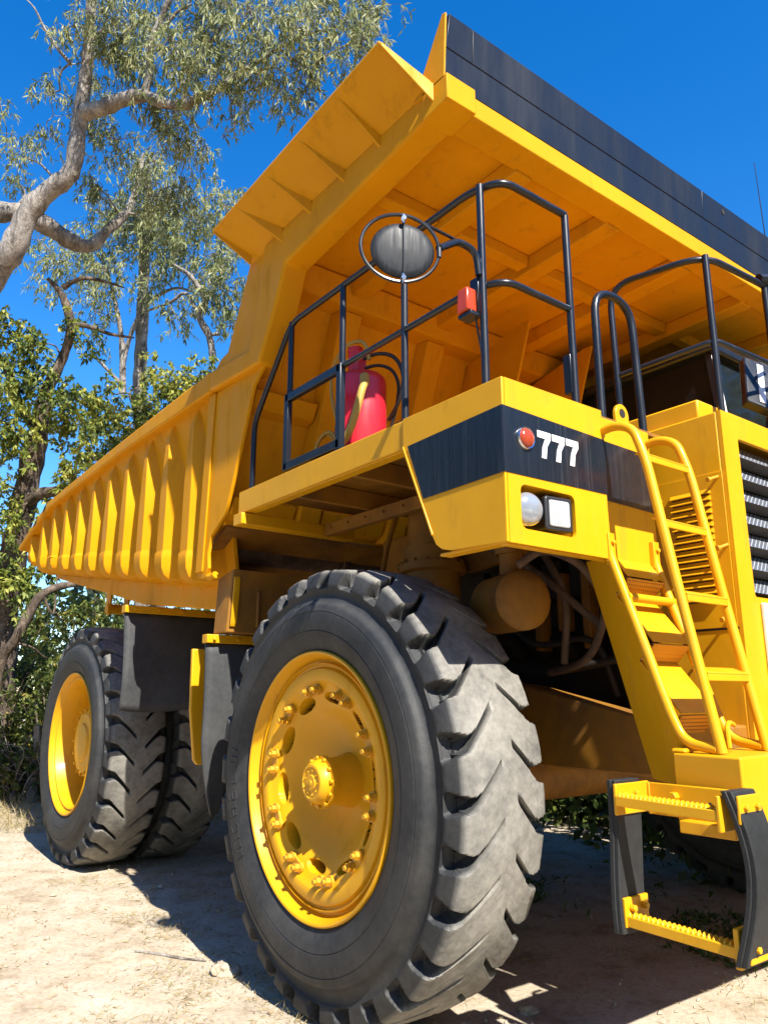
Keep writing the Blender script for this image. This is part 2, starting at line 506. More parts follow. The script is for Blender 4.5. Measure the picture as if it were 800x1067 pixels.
def rear_hub():
    g = G()
    g.lathe([(.10, .001), (.10, .10), (.115, .19), (.135, .205), (.14, .30), (.155, .315), (.16, .355), (.235, .36)], (0, 0, 0), (0, 1, 0), 40)
    for k in range(30):
        a = 2 * PI * k / 30
        c = Vector((.425 * math.cos(a), .305, .425 * math.sin(a)))
        g.cyl(c, c - Vector((0, .055, 0)), .019, n=6)
    for k in range(16):
        a = 2 * PI * k / 16
        c = Vector((.335 * math.cos(a), .165, .335 * math.sin(a)))
        g.cyl(c, c - Vector((0, .03, 0)), .016, n=6)
    return g

def place_local(o, w, loc, rot=0):
    o.location = loc; put(o, w); o.rotation_euler = (0, 0, rot)
rimf, rimr = front_rim(), rear_rim()
hubf = hub_cap().build('hub_cap', YEL, None); hubr = rear_hub().build('hub', YEL, None)
def grow(o, a):
    c = Vector((.523 * math.cos(a), .062, .523 * math.sin(a)))
    for v in o.data.vertices: v.co = c + (v.co - c) * 1.22
    return o
nutm = [nut_pair(HOLE0 + 2 * PI * (k + .5) / 10).build('wheel_clamp', BOLTM, None) for k in range(10)]
for k, o in enumerate(nutm): grow(o, HOLE0 + 2 * PI * (k + .5) / 10)
letm = tyre_letters()
first = {}
def clone(o):
    if o.name not in first: first[o.name] = 1; return o
    c = o.copy(); COL.objects.link(c); c.parent = None; c.location = (0, 0, 0); c.rotation_euler = (0, 0, 0); return c
def wheel(kind, x, y, rot, near):
    w = node(kind, (x, y, ZH), truck)
    loc = Vector((x, y, ZH))
    T = clone(tyre_f if kind == 'front_wheel' else tyre_r); place_local(T, w, loc, rot)
    place_local(clone(rimf if kind == 'front_wheel' else rimr), w, loc, rot)
    if kind == 'front_wheel':
        place_local(clone(hubf), w, loc, rot)
        if near:
            for n in nutm: place_local(clone(n), w, loc, rot)
            for l in letm: place_local(l, w, loc, rot)
    else:
        place_local(clone(hubr), w, loc, rot)
    return w
wheel('front_wheel', 0, 0, 0, True)
wheel('front_wheel', 0, mir(0), PI, False)
wheel('rear_wheel', XR, .10, 0, True)
wheel('rear_wheel', XR, .10 + .70, 0, False)
wheel('rear_wheel', XR, mir(.10), PI, False)
wheel('rear_wheel', XR, mir(.10 + .70), PI, False)

# ---------------------------------------------------------------- chassis
g = G()
for s in (0, 1):
    m = (lambda y: y) if s == 0 else mir
    y0, y1 = sorted((m(1.26), m(1.44)))
    g.pxz([(-7.1, 1.45), (-5.6, 1.15), (-.9, 1.20), (.5, 1.29), (1.86, 1.28), (1.86, 1.56), (1.30, 1.60), (.52, 1.77), (-1.0, 1.95), (-5.4, 1.95), (-7.1, 1.95)], y0, y1)
g.box(-7.05, -6.75, 1.44, mir(1.44), 1.5, 1.9)
g.box(-1.5, -1.2, 1.44, mir(1.44), 1.3, 1.9)
g.box(-1.19, 1.86, 1.441, mir(1.441), 1.30, 1.33)  # unseen belly plate added to stop sun reaching the ground below
g.cyl((0, .55, ZH - .05), (0, mir(.55), ZH - .05), .19, n=20)
g.cyl((XR, .8, ZH), (XR, mir(.8), ZH), .34, n=24)
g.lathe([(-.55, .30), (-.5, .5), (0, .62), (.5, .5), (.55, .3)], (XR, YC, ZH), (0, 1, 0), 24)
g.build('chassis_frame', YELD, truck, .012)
g = G()       # engine, gearbox and radiator bulk in the dark under the bonnet
g.box(-.6, 1.3, 1.75, mir(1.75), 1.35, 2.95); g.box(1.31, 1.34, 1.43, mir(1.43), 1.34, 3.2)  # the thin wall is added to shut sun out under the bonnet
g.box(-2.4, -.6, 2.0, mir(2.0), 1.35, 2.3)
for k in range(6):
    g.cyl((-.2 + k * .24, 1.74, 2.0), (-.2 + k * .24, 1.60, 2.12), .075, n=14)
    g.box(-.29 + k * .24, -.12 + k * .24, 1.55, 1.76, 2.35, 2.6)
g.tube([(-.5, 1.55, 2.75), (.3, 1.5, 2.8), (.9, 1.52, 2.65), (1.2, 1.6, 2.2)], .06, 12, fillet=.2)
g.tube([(-.4, 1.5, 1.9), (.5, 1.48, 1.85), (1.2, 1.55, 1.95)], .03, 10, fillet=.2)
g.tube([(.2, 1.45, 2.2), (.5, 1.4, 2.0), (.9, 1.5, 2.1), (1.0, 1.55, 1.7)], .022, 10, fillet=.2)
g.build('engine', DARK, truck, .01)
g = G(); g.box(-2.75, -2.65, .95, mir(.95), 1.9, 3.0); g.build('void_backing', DARK, truck, .01)  # dark sheet added to stand for the shaded void under the bed

for m in (lambda y: y, mir):
    g = G()
    zt = lambda a: a
    c = Vector((-.02, m(.98), 0))
    a, b_ = Vector((-.02, m(.98), 1.35)), Vector((-.10, m(1.02), 3.0))
    ax = b_ - a
    g.lathe([(.0, .14), (.55, .14), (.56, .19), (1.18, .19), (1.19, .235), (1.24, .235), (1.25, .205), (1.36, .205), (1.37, .17), (1.64, .165)], a, ax, 32)
    for k in range(14):
        t = 2 * PI * k / 14
        p = a + ax.normalized() * 1.24 + Vector((.215 * math.cos(t), .215 * math.sin(t), 0))
        g.cyl(p, p + Vector((0, 0, .035)), .014, n=6)
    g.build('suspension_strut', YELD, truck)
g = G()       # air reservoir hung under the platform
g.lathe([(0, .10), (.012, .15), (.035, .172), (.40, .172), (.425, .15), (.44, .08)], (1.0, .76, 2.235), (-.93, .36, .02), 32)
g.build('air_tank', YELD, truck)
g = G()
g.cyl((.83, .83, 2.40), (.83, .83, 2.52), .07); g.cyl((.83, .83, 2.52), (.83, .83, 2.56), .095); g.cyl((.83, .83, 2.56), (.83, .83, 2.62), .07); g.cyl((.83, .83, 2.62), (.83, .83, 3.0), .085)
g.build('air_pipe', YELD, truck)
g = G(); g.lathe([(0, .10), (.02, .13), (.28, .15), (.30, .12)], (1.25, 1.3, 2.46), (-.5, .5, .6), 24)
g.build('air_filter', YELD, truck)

g = G()
for a in ([(.3, .9, 3.0), (.35, 1.0, 2.7), (.7, 1.15, 2.5), (1.1, 1.3, 2.1)], [(.6, 1.1, 3.0), (.75, 1.2, 2.6), (.9, 1.25, 2.3), (.8, 1.3, 1.9)], [(1.35, .95, 2.45), (1.3, 1.1, 2.2), (1.0, 1.3, 1.9), (.6, 1.4, 1.85)], [(1.0, .7, 2.42), (1.1, .8, 2.52), (1.2, 1.0, 2.45), (1.25, 1.2, 2.2)]):
    G().tube(a, .024, 10, fillet=.2).build('hose', RUST, truck)
for k in range(4):
    G().box(.4 + k * .2, .46 + k * .2, 1.50, 1.60, 2.0 + .12 * (k % 2), 2.5).build('engine_bracket', YELD, truck, .006)
# exhaust running across under the bed
g = G(); g.lathe([(.05, .112), (0, .118), (0, .138), (.03, .142), (.25, .142), (.26, .132), (1.05, .132), (1.06, .15), (1.12, .15), (1.13, .132), (2.2, .132)], (-1.90, .37, 2.93), (0, 1, 0), 32)
o = g.build('exhaust_pipe', RUST, truck)
g = G(); g.lathe([(.0, .104), (.02, .104)], (-1.90, .421, 2.93), (0, 1, 0), 24); g.build('exhaust_mouth', DARK, o)
g = G()
g.tube([(.05, 1.0, 3.05), (.02, .98, 2.8), (-.15, .95, 2.62), (-.32, .9, 2.6)], .028, 10, fillet=.15)
g.tube([(-.45, 1.0, 3.05), (-.45, .9, 2.8), (-.40, .8, 2.5)], .02, 10, fillet=.1)
g.build('brake_hose', YELD, truck)

# side tank, tool panel and flaps between the axles
g = G()
g.hexa([(-1.62, .10, 2.172), (-1.40, .10, 2.172), (-1.40, 1.30, 2.172), (-1.62, 1.30, 2.172), (-1.60, .11, 2.60), (-1.40, .14, 2.66), (-1.40, 1.30, 2.66), (-1.60, 1.30, 2.66)])
g.box(-1.399, -1.375, .34, .37, 2.22, 2.5)
o = g.build('hydraulic_tank', YELD, truck, .01)  # shaded paint copy gives the tank its shadow tone
g = G(); g.prism([(-1.385, .12, 2.215), (-1.365, .12, 2.25), (-1.37, .14, 2.58), (-1.385, .14, 2.6)], (0, .05, 0)); g.build('tank_bracket', YEL, o, .004)
def flap(name, x, ytop, z0, zt, cut, cut_y):
    """hung sheet of rubber: ytop=(y0,y1), slightly curling"""
    n, k = 14, 16
    vs = []
    for i in range(n + 1):
        t = i / n; z = zt + (z0 - zt) * t
        for j in range(k + 1):
            s = j / k
            y = ytop[0] + (ytop[1] - ytop[0]) * s
            vs.append((x + .05 * math.sin(t * 2.6) + .02 * math.sin(s * 7 + t * 3) * t + cut * t * t * s, y + cut_y * t, z - .02 * math.sin(s * 5) * t))
    fs = [(i * (k + 1) + j, i * (k + 1) + j + 1, (i + 1) * (k + 1) + j + 1, (i + 1) * (k + 1) + j) for i in range(n) for j in range(k)]
    gg = G(); gg.add(vs, fs); o = gg.build(name, FLAP, truck, 0, True)
    md = o.modifiers.new('thick', 'SOLIDIFY'); md.thickness = .018; md.offset = 0
    return o
f1 = flap('mud_flap', -3.45, (.03, .98), 1.58, 2.50, .06, .01)
g = G(); g.box(-3.50, -3.40, .02, 1.3, 2.49, 2.56)
for k in range(4): g.cyl((-3.395, .12 + k * .24, 2.525), (-3.38, .12 + k * .24, 2.525), .016, n=6)
g.build('flap_bar', YEL, f1, .005)
# front flap narrows towards its foot
vs = []; n, k = 14, 6
for i in range(n + 1):
    t = i / n; z = 2.11 + (.86 - 2.11) * t
    yo = .022 + .12 * max(0, (t - .55) / .45) ** 1.6; yi = .40 - .20 * max(0, (t - .5) / .5) ** 1.2
    for j in range(k + 1):
        s = j / k; vs.append((-1.58 + .03 * math.sin(t * 4 + s), yo + (yi - yo) * s, z))
g = G(); g.add(vs, [(i * (k + 1) + j, i * (k + 1) + j + 1, (i + 1) * (k + 1) + j + 1, (i + 1) * (k + 1) + j) for i in range(n) for j in range(k)])
f2 = g.build('mud_flap', FLAP, truck, 0, True)
md = f2.modifiers.new('thick', 'SOLIDIFY'); md.thickness = .02; md.offset = 0
g = G(); g.box(-1.62, -1.53, .012, .75, 2.10, 2.165)
for k in range(3): g.cyl((-1.528, .07 + k * .2, 2.13), (-1.51, .07 + k * .2, 2.13), .014, n=6)
g.build('flap_bar', YEL, f2, .005)
g = G(); g.pyz([(.10, 2.08), (.56, 2.08), (.56, 1.22), (.19, 1.18), (.16, 1.22), (.11, 1.6)], -2.02, -1.98)
o = g.build('tool_panel', YEL, truck, .01)
g = G(); g.cyl((-1.977, .265, 1.64), (-1.983, .265, 1.64), .045, n=20); g.build('panel_hole', DARK, o)
# far side flaps
for xx, za, zb in ((-3.45, 1.58, 2.47), (-1.58, .9, 2.11)):
    g = G(); g.box(xx - .01, xx + .01, mir(.9), mir(.03), za, zb); g.build('mud_flap', FLAP, truck)

# ---------------------------------------------------------------- bumper and step
g = G()
g.hexa([(1.87, .715, 1.17), (2.20, .695, 1.17), (2.20, mir(.695), 1.17), (1.87, mir(.715), 1.17), (1.87, .715, 1.455), (2.20, .695, 1.455), (2.20, mir(.695), 1.455), (1.87, mir(.715), 1.455)])
g.box(1.86, 1.93, .722, .80, 1.455, 1.475)
g.build('front_bumper', YEL, truck, .022, seg=3)
step = node('boarding_step', (2.0, .55, 1.3), truck)
g = G()
g.box(1.76, 2.235, .668, .685, 1.19, 1.325)
g.tube([(1.765, .676, 1.19), (1.765, .676, 1.325)], .012, 8)
g.box(1.742, 1.758, .44, .685, 1.20, 1.33); g.box(2.222, 2.238, .43, .685, 1.19, 1.325)
g.box(1.95, 2.2, .60, .69, 1.14, 1.19)
g.build('mounting_bracket', YEL, step, .006)
def toothed_bar(z, dz, x0, x1, y, drop):
    g = G()
    n = 22
    for k in range(n):
        t = (k + .5) / n; x = x0 + (x1 - x0) * t
        g.add([(x - .009, y - .022, z + .014 + drop * t), (x + .009, y - .022, z + .014 + drop * t), (x + .009, y + .02, z + .014 + drop * t), (x - .009, y + .02, z + .014 + drop * t), (x, y - .01, z + .034 + drop * t), (x, y + .01, z + .034 + drop * t)],
              [(0, 1, 4), (1, 2, 5, 4), (2, 3, 5), (3, 0, 4, 5), (0, 3, 2, 1)])
    g.hexa([(x0, y - .028, z - .025), (x1, y - .028, z - .025 + drop), (x1, y + .028, z - .025 + drop), (x0, y + .028, z - .025), (x0, y - .028, z + .016), (x1, y - .028, z + .016 + drop), (x1, y + .028, z + .016 + drop), (x0, y + .028, z + .016)])
    return g
toothed_bar(1.265, 0, 1.757, 2.223, .46, -.01).build('step_bar', YEL, step, .003)
low = toothed_bar(.785, 0, 1.75, 2.24, .485, -.012)
low.box(1.735, 1.76, .45, .615, .755, .87); low.box(2.232, 2.255, .45, .615, .715, .855)
low.box(1.75, 2.24, .515, .60, .752, .764)
low.build('step_bar', YEL, step, .004)
def strap(x, bow):
    n = 14; g = G(); L = []; 
    for i in range(n + 1):
        t = i / n; z = 1.345 - .615 * t
        L.append((x + bow * math.sin(PI * t), z, .44 + .012 * math.sin(t * 5), .615 + .012 * math.sin(t * 5)))
    vs = []
    for xx, z, ya, yb in L:
        vs += [(xx - .012, ya, z), (xx + .012, ya, z), (xx + .012, yb, z), (xx - .012, yb, z)]
    fs = [(0, 1, 2, 3)] + [(i * 4 + a, i * 4 + (a + 1) % 4, i * 4 + 4 + (a + 1) % 4, i * 4 + 4 + a) for i in range(n) for a in range(4)] + [(n * 4 + 3, n * 4 + 2, n * 4 + 1, n * 4)]
    g.add(vs, fs)
    vs2 = [(a + .026, b, c) for a, b, c in vs]
    return g, vs2, fs
for x, bow in ((1.722, -.012), (2.252, .065)):
    g, v2, fs = strap(x, bow)
    g.add([(a - .005, b + .004, c) for a, b, c in v2], fs)
    g.build('rubber_strap', STRAP, step, .005)
def bolt(p, q, r): G().cyl(p, q, r, n=6).build('step_bolt', YEL, step, .002)
for x, d in ((1.758, 1), (2.222, -1)):
    for yy in (.49, .575): bolt((x, yy, 1.285), (x + d * .022, yy, 1.285), .014)
for yy in (.49, .575):
    bolt((1.76, yy, .83), (1.785, yy, .83), .014); bolt((2.275, yy, .79), (2.315, yy, .79), .013); bolt((2.275, yy, 1.29), (2.325, yy, 1.285), .013)
bolt((1.90, .668, 1.275), (1.90, .635, 1.275), .022)
g = G(); g.cyl((2.06, .6675, 1.255), (2.06, .664, 1.255), .011, n=14); g.build('bolt_hole', DARK, step)
for yy in ((.47, .60),):
    G().box(2.296, 2.31, yy[0] - .02, yy[1] + .015, 1.225, 1.33).build('clamp_plate', YEL, step, .005)
    G().box(2.282, 2.296, yy[0] - .02, yy[1] + .015, .74, .835).build('clamp_plate', YEL, step, .005)

# ---------------------------------------------------------------- platform (fender deck) and lamp panel
ZD = 3.18; XF = 1.578
deck = node('fender_deck', (.2, .6, ZD), truck)
g = G()
g.box(-1.10, 1.55, .045, 1.36, 3.155, ZD)
g.build('deck_plate', YELD, deck, .004)  # darker paint copy paints in the shade of the underside
g = G()
g.box(-1.125, .83, .02, .044, 3.02, 3.186)              # edge channel
g.box(-1.125, .83, .046, .12, 3.02, 3.036)
g.build('edge_channel', YEL, deck, .006)
g = G()
g.box(-1.15, -1.02, -.005, 1.0, 2.93, 3.015)
g.build('cross_member', YEL, deck, .006)
for x in (-.45, .2, .7):
    g = G(); g.box(x, x + .035, .13, 1.36, 3.02, 3.15); g.build('cross_member', YELD, deck, .004)
g = G(); g.box(-1.0, 1.4, .70, .76, 2.92, 3.015)
for k in range(9): g.cyl((-.9 + k * .22, .698, 2.97), (-.9 + k * .22, .685, 2.97), .012, n=6)
g.build('deck_beam', YELD, deck, .005)
g = G(); g.pxz([(-.9, 2.92), (.6, 2.92), (.6, 2.6), (.1, 2.55), (-.9, 2.62)], 1.2, 1.26); g.box(.9, 1.4, .8, 1.3, 2.75, 2.8)
g.build('support_plate', YELD, deck, .006)

panel = node('lamp_panel', (XF, .4, 2.8), truck)
T = .012
g = G()        # side cheek
g.pxz([(.83, 3.19), (XF, 3.19), (XF, 2.385), (1.20, 2.40), (1.135, 2.415), (1.09, 2.445), (1.065, 2.49), (.83, 3.02)], .012, .03)
g.box(1.10, XF - .02, .03, .10, 2.385, 2.40)
g.prism([(.83, .012, 3.02), (1.065, .012, 2.49), (1.075, .012, 2.50), (.84, .012, 3.03)], (0, -.008, 0))
g.build('side_cheek', YEL, panel, .012, seg=3)
# front sheet with a rounded opening for the lamps
def sheet_with_hole(x0, x1, yA, yB, zA, zB, hole, rad):
    """outer rectangle with a rounded-rectangle hole, made of quads, pushed from x0 to x1"""
    hy0, hy1, hz0, hz1 = hole; inner = []
    for cy, cz, a0 in ((hy1 - rad, hz1 - rad, 0), (hy0 + rad, hz1 - rad, 90), (hy0 + rad, hz0 + rad, 180), (hy1 - rad, hz0 + rad, 270)):
        for k in range(7):
            a = math.radians(a0 + 15 * k); inner.append((cy + rad * math.cos(a), cz + rad * math.sin(a)))
    cyc, czc = (hy0 + hy1) / 2, (hz0 + hz1) / 2
    outer = []
    corners = [(yB, zB), (yA, zB), (yA, zA), (yB, zA)]
    for q in range(4):
        c = corners[q]
        for k in range(7):
            outer.append(c if k == 3 else None)
    for i, p in enumerate(outer):
        if p is None:
            iy, iz = inner[i]; q = i // 7; k = i % 7
            c = corners[q]
            if (q % 2 == 0) == (k < 3):       # leaves towards the vertical sides
                outer[i] = (c[0], iz)
            else:
                outer[i] = (iy, c[1])
    n = len(inner)
    vs = [(x1, a, b) for a, b in inner] + [(x1, a, b) for a, b in outer] + [(x0, a, b) for a, b in inner] + [(x0, a, b) for a, b in outer]
    fs = []
    for i in range(n):
        j = (i + 1) % n
        fs += [(i, j, n + j, n + i), (2 * n + j, 2 * n + i, 3 * n + i, 3 * n + j), (j, i, 2 * n + i, 2 * n + j), (n + i, n + j, 3 * n + j, 3 * n + i)]
    return G().add(vs, fs)
g = sheet_with_hole(XF - .02, XF, .031, .77, 2.385, 3.19, (.115, .505, 2.46, 2.675), .035)
g.build('front_sheet', YEL, panel, 0, True, ang=30)
g = G(); g.box(XF - .06, XF - .021, .034, .765, 2.375, 2.39); g.build('lower_lip', YEL, panel, .005)
g = G(); g.box(XF - .17, XF - .16, .10, .52, 2.45, 2.69); g.box(XF - .16, XF - .022, .10, .112, 2.45, 2.69); g.box(XF - .16, XF - .022, .508, .52, 2.45, 2.69); g.box(XF - .16, XF - .022, .112, .508, 2.45, 2.458); g.box(XF - .16, XF - .022, .112, .508, 2.677, 2.69)
g.build('lamp_recess', YEL, panel, .003)
# stripes, 3 mm proud
g = G()
g.add([(XF + .003, .012, 2.715), (XF + .003, .775, 2.725), (XF + .003, .775, 3.025), (XF + .003, .012, 3.045)], [(0, 1, 2, 3)])
g.add([(.875, .008, 3.02), (XF + .003, .008, 3.045), (XF + .003, .008, 2.715), (1.0, .008, 2.70)], [(3, 2, 1, 0)])
g.add([(XF + .003, .008, 3.045), (XF + .003, .012, 3.045), (XF + .003, .012, 2.715), (XF + .003, .008, 2.715)], [(0, 1, 2, 3)])
g.build('black_stripe', BLK, panel, 0, False)
# the number
def seven(y, z, w, h, tw):
    return [(y, z + h), (y + w, z + h), (y + w, z + h - .036), (y + w * .72, z + h * .45), (y + w * .62, z), (y + w * .26, z), (y + w * .36, z + h * .42), (y + w * .58, z + h - .036), (y, z + h - .036)]
nx = XF + .004
for k, (yy, zz) in enumerate(((.244, 2.828), (.350, 2.828), (.456, 2.828))):
    g = G(); pl = seven(yy, zz, .096, .138, .03)
    g.prism([(nx, a, b) for a, b in pl], (.003, 0, 0)); g.build('number_seven', WHITE, panel, .0015)
# round red side lamp with clear rim
g = G(); g.lathe([(0, .058), (.006, .058), (.014, .053), (.012, .046), (.008, .044)], (XF + .004, .158, 2.905), (1, 0, 0), 32)
o = g.build('lamp_bezel', CHROME, panel)
g = G(); g.lathe([(0, .050), (.010, .049), (.020, .041), (.027, .025), (.030, .001)], (XF + .006, .158, 2.905), (1, 0, 0), 32); g.build('turn_lamp', REDL, panel)
# headlamps: a round glass one turned outwards and a square one in a black case
g = G(); g.lathe([(0, .03), (.03, .075), (.06, .084), (.065, .080)], (XF - .085, .208, 2.568), (.93, -.36, 0), 36); g.build('round_headlamp', CHROME, panel)
g = G(); g.lathe([(0, .079), (.012, .072), (.024, .05), (.030, .02), (.031, .001)], (XF - .085 + .0605, .208 - .0235, 2.568), (.93, -.36, 0), 36); g.build('lamp_glass', LENSR, panel)
def rbox(c, yw, zh, x0, x1, rot):
    g = G(); poly = []
    for cy, cz, a0 in ((yw, zh, 0), (-yw, zh, 90), (-yw, -zh, 180), (yw, -zh, 270)):
        for k in range(6):
            a = math.radians(a0 + 18 * k); poly.append((cy * .78 + yw * .22 * math.cos(a), cz * .78 + zh * .22 * math.sin(a)))
    ca, sa = math.cos(rot), math.sin(rot)
    P = lambda x, y, z: (c[0] + x * ca - y * sa, c[1] + x * sa + y * ca, c[2] + z)
    g.prism([P(x0, y, z) for y, z in poly], Vector(P(x1, 0, 0)) - Vector(P(x0, 0, 0)))
    return g
rbox((XF - .02, .385, 2.565), .088, .086, -.13, .02, -.12).build('headlamp_case', plain('black_plastic', (.02, .02, .022), .4), panel, .008)
rbox((XF - .02, .385, 2.565), .066, .066, .018, .026, -.12).build('square_headlamp', LENS, panel, .004)
g = G(); g.box(XF - .16, XF - .15, .20, .505, 2.553, 2.562); g.build('lamp_wire', DARK, panel)

# second sheet behind the ladder, with its darker stripe
g = G(); g.box(XF - .035, XF - .018, .772, 1.22, 2.36, 3.165)
o = g.build('ladder_backing', YEL, panel, .006)
g = G(); g.add([(XF - .015, .775, 2.70), (XF - .015, 1.215, 2.69), (XF - .015, 1.215, 3.02), (XF - .015, .775, 3.03)], [(0, 1, 2, 3)]); g.build('black_stripe', BLK, panel, 0, False)
g = G()        # lifting eye
ring = [(XF - .05, .94 + .06 * math.cos(a) * s, 3.22 + .07 * math.sin(a) * s) for s in (1,) for a in [math.radians(x) for x in range(-20, 201, 20)]]
o_ = [(.06 * math.cos(math.radians(x)), .065 * math.sin(math.radians(x))) for x in range(0, 181, 15)]
vs = [(XF - .05, 1.0 + a, 3.225 + b) for a, b in [(.06, -.06)] + o_ + [(-.06, -.06)]]
g.prism(vs, (.022, 0, 0)); oo = g.build('lifting_eye', YEL, truck, .004)
g = G(); g.cyl((XF - .051, 1.0, 3.235), (XF - .027, 1.0, 3.235), .027, n=18); g.build('eye_hole', DARK, oo)

# ---------------------------------------------------------------- ladder
lad = node('access_ladder', (1.9, .96, 1.46), truck)
YL, YR = .775, 1.165
SX = lambda z: 1.57 + (2.42 - z) * .34             # stringer line
for yy in (YL, YR):
    g = G(); g.tube([(1.565, yy, 2.50), (1.572, yy, 2.40), (SX(1.62), yy, 1.62), (1.90, yy, 1.50), (2.06, yy, 1.475)], .024, 14, fillet=.12)
    g.prism([(1.56, yy - .028, 2.37), (1.56, yy + .028, 2.37), (1.56, yy + .028, 2.52), (1.56, yy - .028, 2.52)], (.028, 0, 0))
    g.cyl((1.588, yy, 2.47), (1.606, yy, 2.47), .013, n=6)
    g.build('stringer', YEL, lad, .004)
for yy, x0 in ((YL, 1.56), (YR, 1.56)):
    g = G(); g.tube([(x0, yy, 3.075), (x0 + .10, yy, 3.085), (x0 + .20, yy, 3.04), (x0 + .26, yy, 2.86), (1.94, yy, 2.18), (2.075, yy, 1.46)], .024, 14, fillet=.11)
    g.cyl((x0 - .012, yy, 3.075), (x0 + .01, yy, 3.075), .036, n=16)
    g.build('handrail', YEL, lad)
for z, x in ((2.90, 1.815), (2.55, 1.882), (2.185, 1.955), (1.82, 2.02)):
    g = G()
    g.prism([(x - .07, YL + .02, z + .006), (x + .012, YL + .02, z - .022), (x + .016, YL + .02, z - .012), (x - .066, YL + .02, z + .016)], (0, YR - YL - .035, 0))
    g.prism([(x + .002, YL + .02, z - .05), (x + .014, YL + .02, z - .05), (x + .014, YL + .02, z - .02), (x + .002, YL + .02, z - .02)], (0, YR - YL - .035, 0))
    g.build('rung', YEL, lad, .003)
g = G(); g.tube([(SX(2.19) + .005, YL - .01, 2.185), (SX(2.19) + .005, YR + .03, 2.185)], .022, 12); g.build('rung', YEL, lad)
zs = [2.62, 2.29, 1.955, 1.62]
for k, z in enumerate(zs):
    zt = z - .085; xa = SX(z) - .055; xf_ = SX(z) + .03
    g = G(); g.prism([(xf_ - .012, YL + .045, z), (xa - .012, YL + .045, zt), (xa - .002, YL + .045, zt - .004), (xf_, YL + .045, z - .006)], (0, YR - YL - .075, 0)); g.build('tread', PERF, lad, .002)
    if k < 3:
        zn = zs[k + 1]
        g = G(); g.prism([(xa - .002, YL + .045, zt), (SX(zn) + .028, YL + .045, zn + .004), (SX(zn) + .018, YL + .045, zn + .006), (xa - .014, YL + .045, zt + .002)], (0, YR - YL - .075, 0)); g.build('kick_plate', YEL, lad, .002)
g = G(); A_ = [(1.28, .95, 2.43), (1.565, .79, 2.40), (SX(1.62) - .01, .79, 1.62), (1.90, .79, 1.465), (1.86, .79, 1.30), (1.60, .95, 1.31)]
g.add(A_ + [(x, y + .012, z) for x, y, z in A_], [(0, 1, 2, 5), (2, 3, 4, 5), (6, 11, 8, 7), (8, 11, 10, 9)] + [(i, i + 6, (i + 1) % 6 + 6, (i + 1) % 6) for i in range(6)])
g.build('side_plate', YEL, lad, .003)
g = G(); g.tube([(1.99, .99, 1.47), (1.98, 1.0, 1.56), (1.97, 1.04, 1.585), (1.96, 1.10, 1.57)], .012, 8, fillet=.04); g.build('hook', YEL, lad)
# ---------------------------------------------------------------- bonnet and radiator
hood = node('engine_hood', (1.2, YC, 3.2), truck)
HY = 1.40; HF = 1.895
g = G()
for a, b_ in ((HY, HY + .02), (mir(HY) - .02, mir(HY))): g.pxz([(-.5, 3.245), (HF - .021, 3.245), (HF - .021, 1.44), (1.40, 1.44), (1.38, 2.86), (-.5, 2.95)], a, b_)
g.box(-.5, HF - .021, HY + .021, mir(HY) - .021, 3.225, 3.244)
g.build('hood_shell', YEL, hood, .010)
g = G(); g.box(-.45, 1.745, HY + .05, mir(HY) - .05, 3.245, 3.37); g.build('hood_top', YEL, hood, .012)
g = sheet_with_hole(HF - .02, HF + .004, HY + .002, mir(HY) - .002, 1.44, 3.246, (1.56, mir(1.56), 2.22, 3.11), .02)
g.build('radiator_surround', YEL, hood, 0, True, ang=30)
g = G(); g.box(HF - .30, HF - .28, 1.5, mir(1.5), 2.2, 3.15); g.build('radiator_core', DARK, hood)
for k in range(7):     # folded bands of expanded metal
    z = 3.115 - k * .128
    g = G(); g.prism([(HF - .10, 1.565, z), (HF - .025, 1.565, z - .095), (HF - .032, 1.565, z - .10), (HF - .107, 1.565, z - .005)], (0, mir(1.565) - 1.565, 0)); g.build('grille_band', GRILLE, hood)
    g = G(); g.prism([(HF - .03, 1.565, z - .097), (HF - .018, 1.565, z - .10), (HF - .09, 1.565, z - .125), (HF - .10, 1.565, z - .12)], (0, mir(1.565) - 1.565, 0)); g.build('grille_band', DARK, hood)
g = G(); g.box(HF + .006, HF + .03, 1.60, mir(1.60), 1.74, 2.19); g.build('name_plate', WHITE, hood, .006)
g = G()
for yy, z in ((1.635, 2.14), (1.635, 1.79), (mir(1.635), 2.14), (mir(1.635), 1.79)): g.cyl((HF + .03, yy, z), (HF + .045, yy, z), .012, n=6)
g.build('plate_bolt', CHROME, hood)
# louvred door on the hood side
g = G(); g.box(1.47, 1.875, HY - .006, HY - .0005, 2.055, 2.90); lp = g.build('louvre_panel', YEL, hood, .002)
N = 17; z0, z1 = 2.80, 2.215
for k in range(N):
    z = z0 + (z1 - z0) * k / (N - 1); xa, xb = 1.555, 1.80
    pts = []
    g = G()
    yb = HY - .007
    g.add([(xa, yb, z + .013), (xb, yb, z + .013), (xb - .004, yb - .018, z - .011), (xa + .004, yb - .018, z - .011), (xa, yb, z - .013), (xb, yb, z - .013), (xb - .006, yb - .016, z - .013), (xa + .006, yb - .016, z - .013)],
          [(0, 1, 2, 3), (3, 2, 6, 7), (7, 6, 5, 4), (0, 3, 7, 4), (1, 5, 6, 2)])
    g.add([(xa + .01, yb - .0005, z - .0135), (xb - .01, yb - .0005, z - .0135), (xb - .01, yb - .0005, z - .021), (xa + .01, yb - .0005, z - .021)], [(0, 1, 2, 3)])
    g.build('louvre', YEL, lp)
    g = G(); g.add([(xa + .01, yb - .0012, z - .0135), (xb - .01, yb - .0012, z - .0135), (xb - .01, yb - .0012, z - .0205), (xa + .01, yb - .0012, z - .0205)], [(0, 1, 2, 3)]); g.build('slot', DARK, lp)
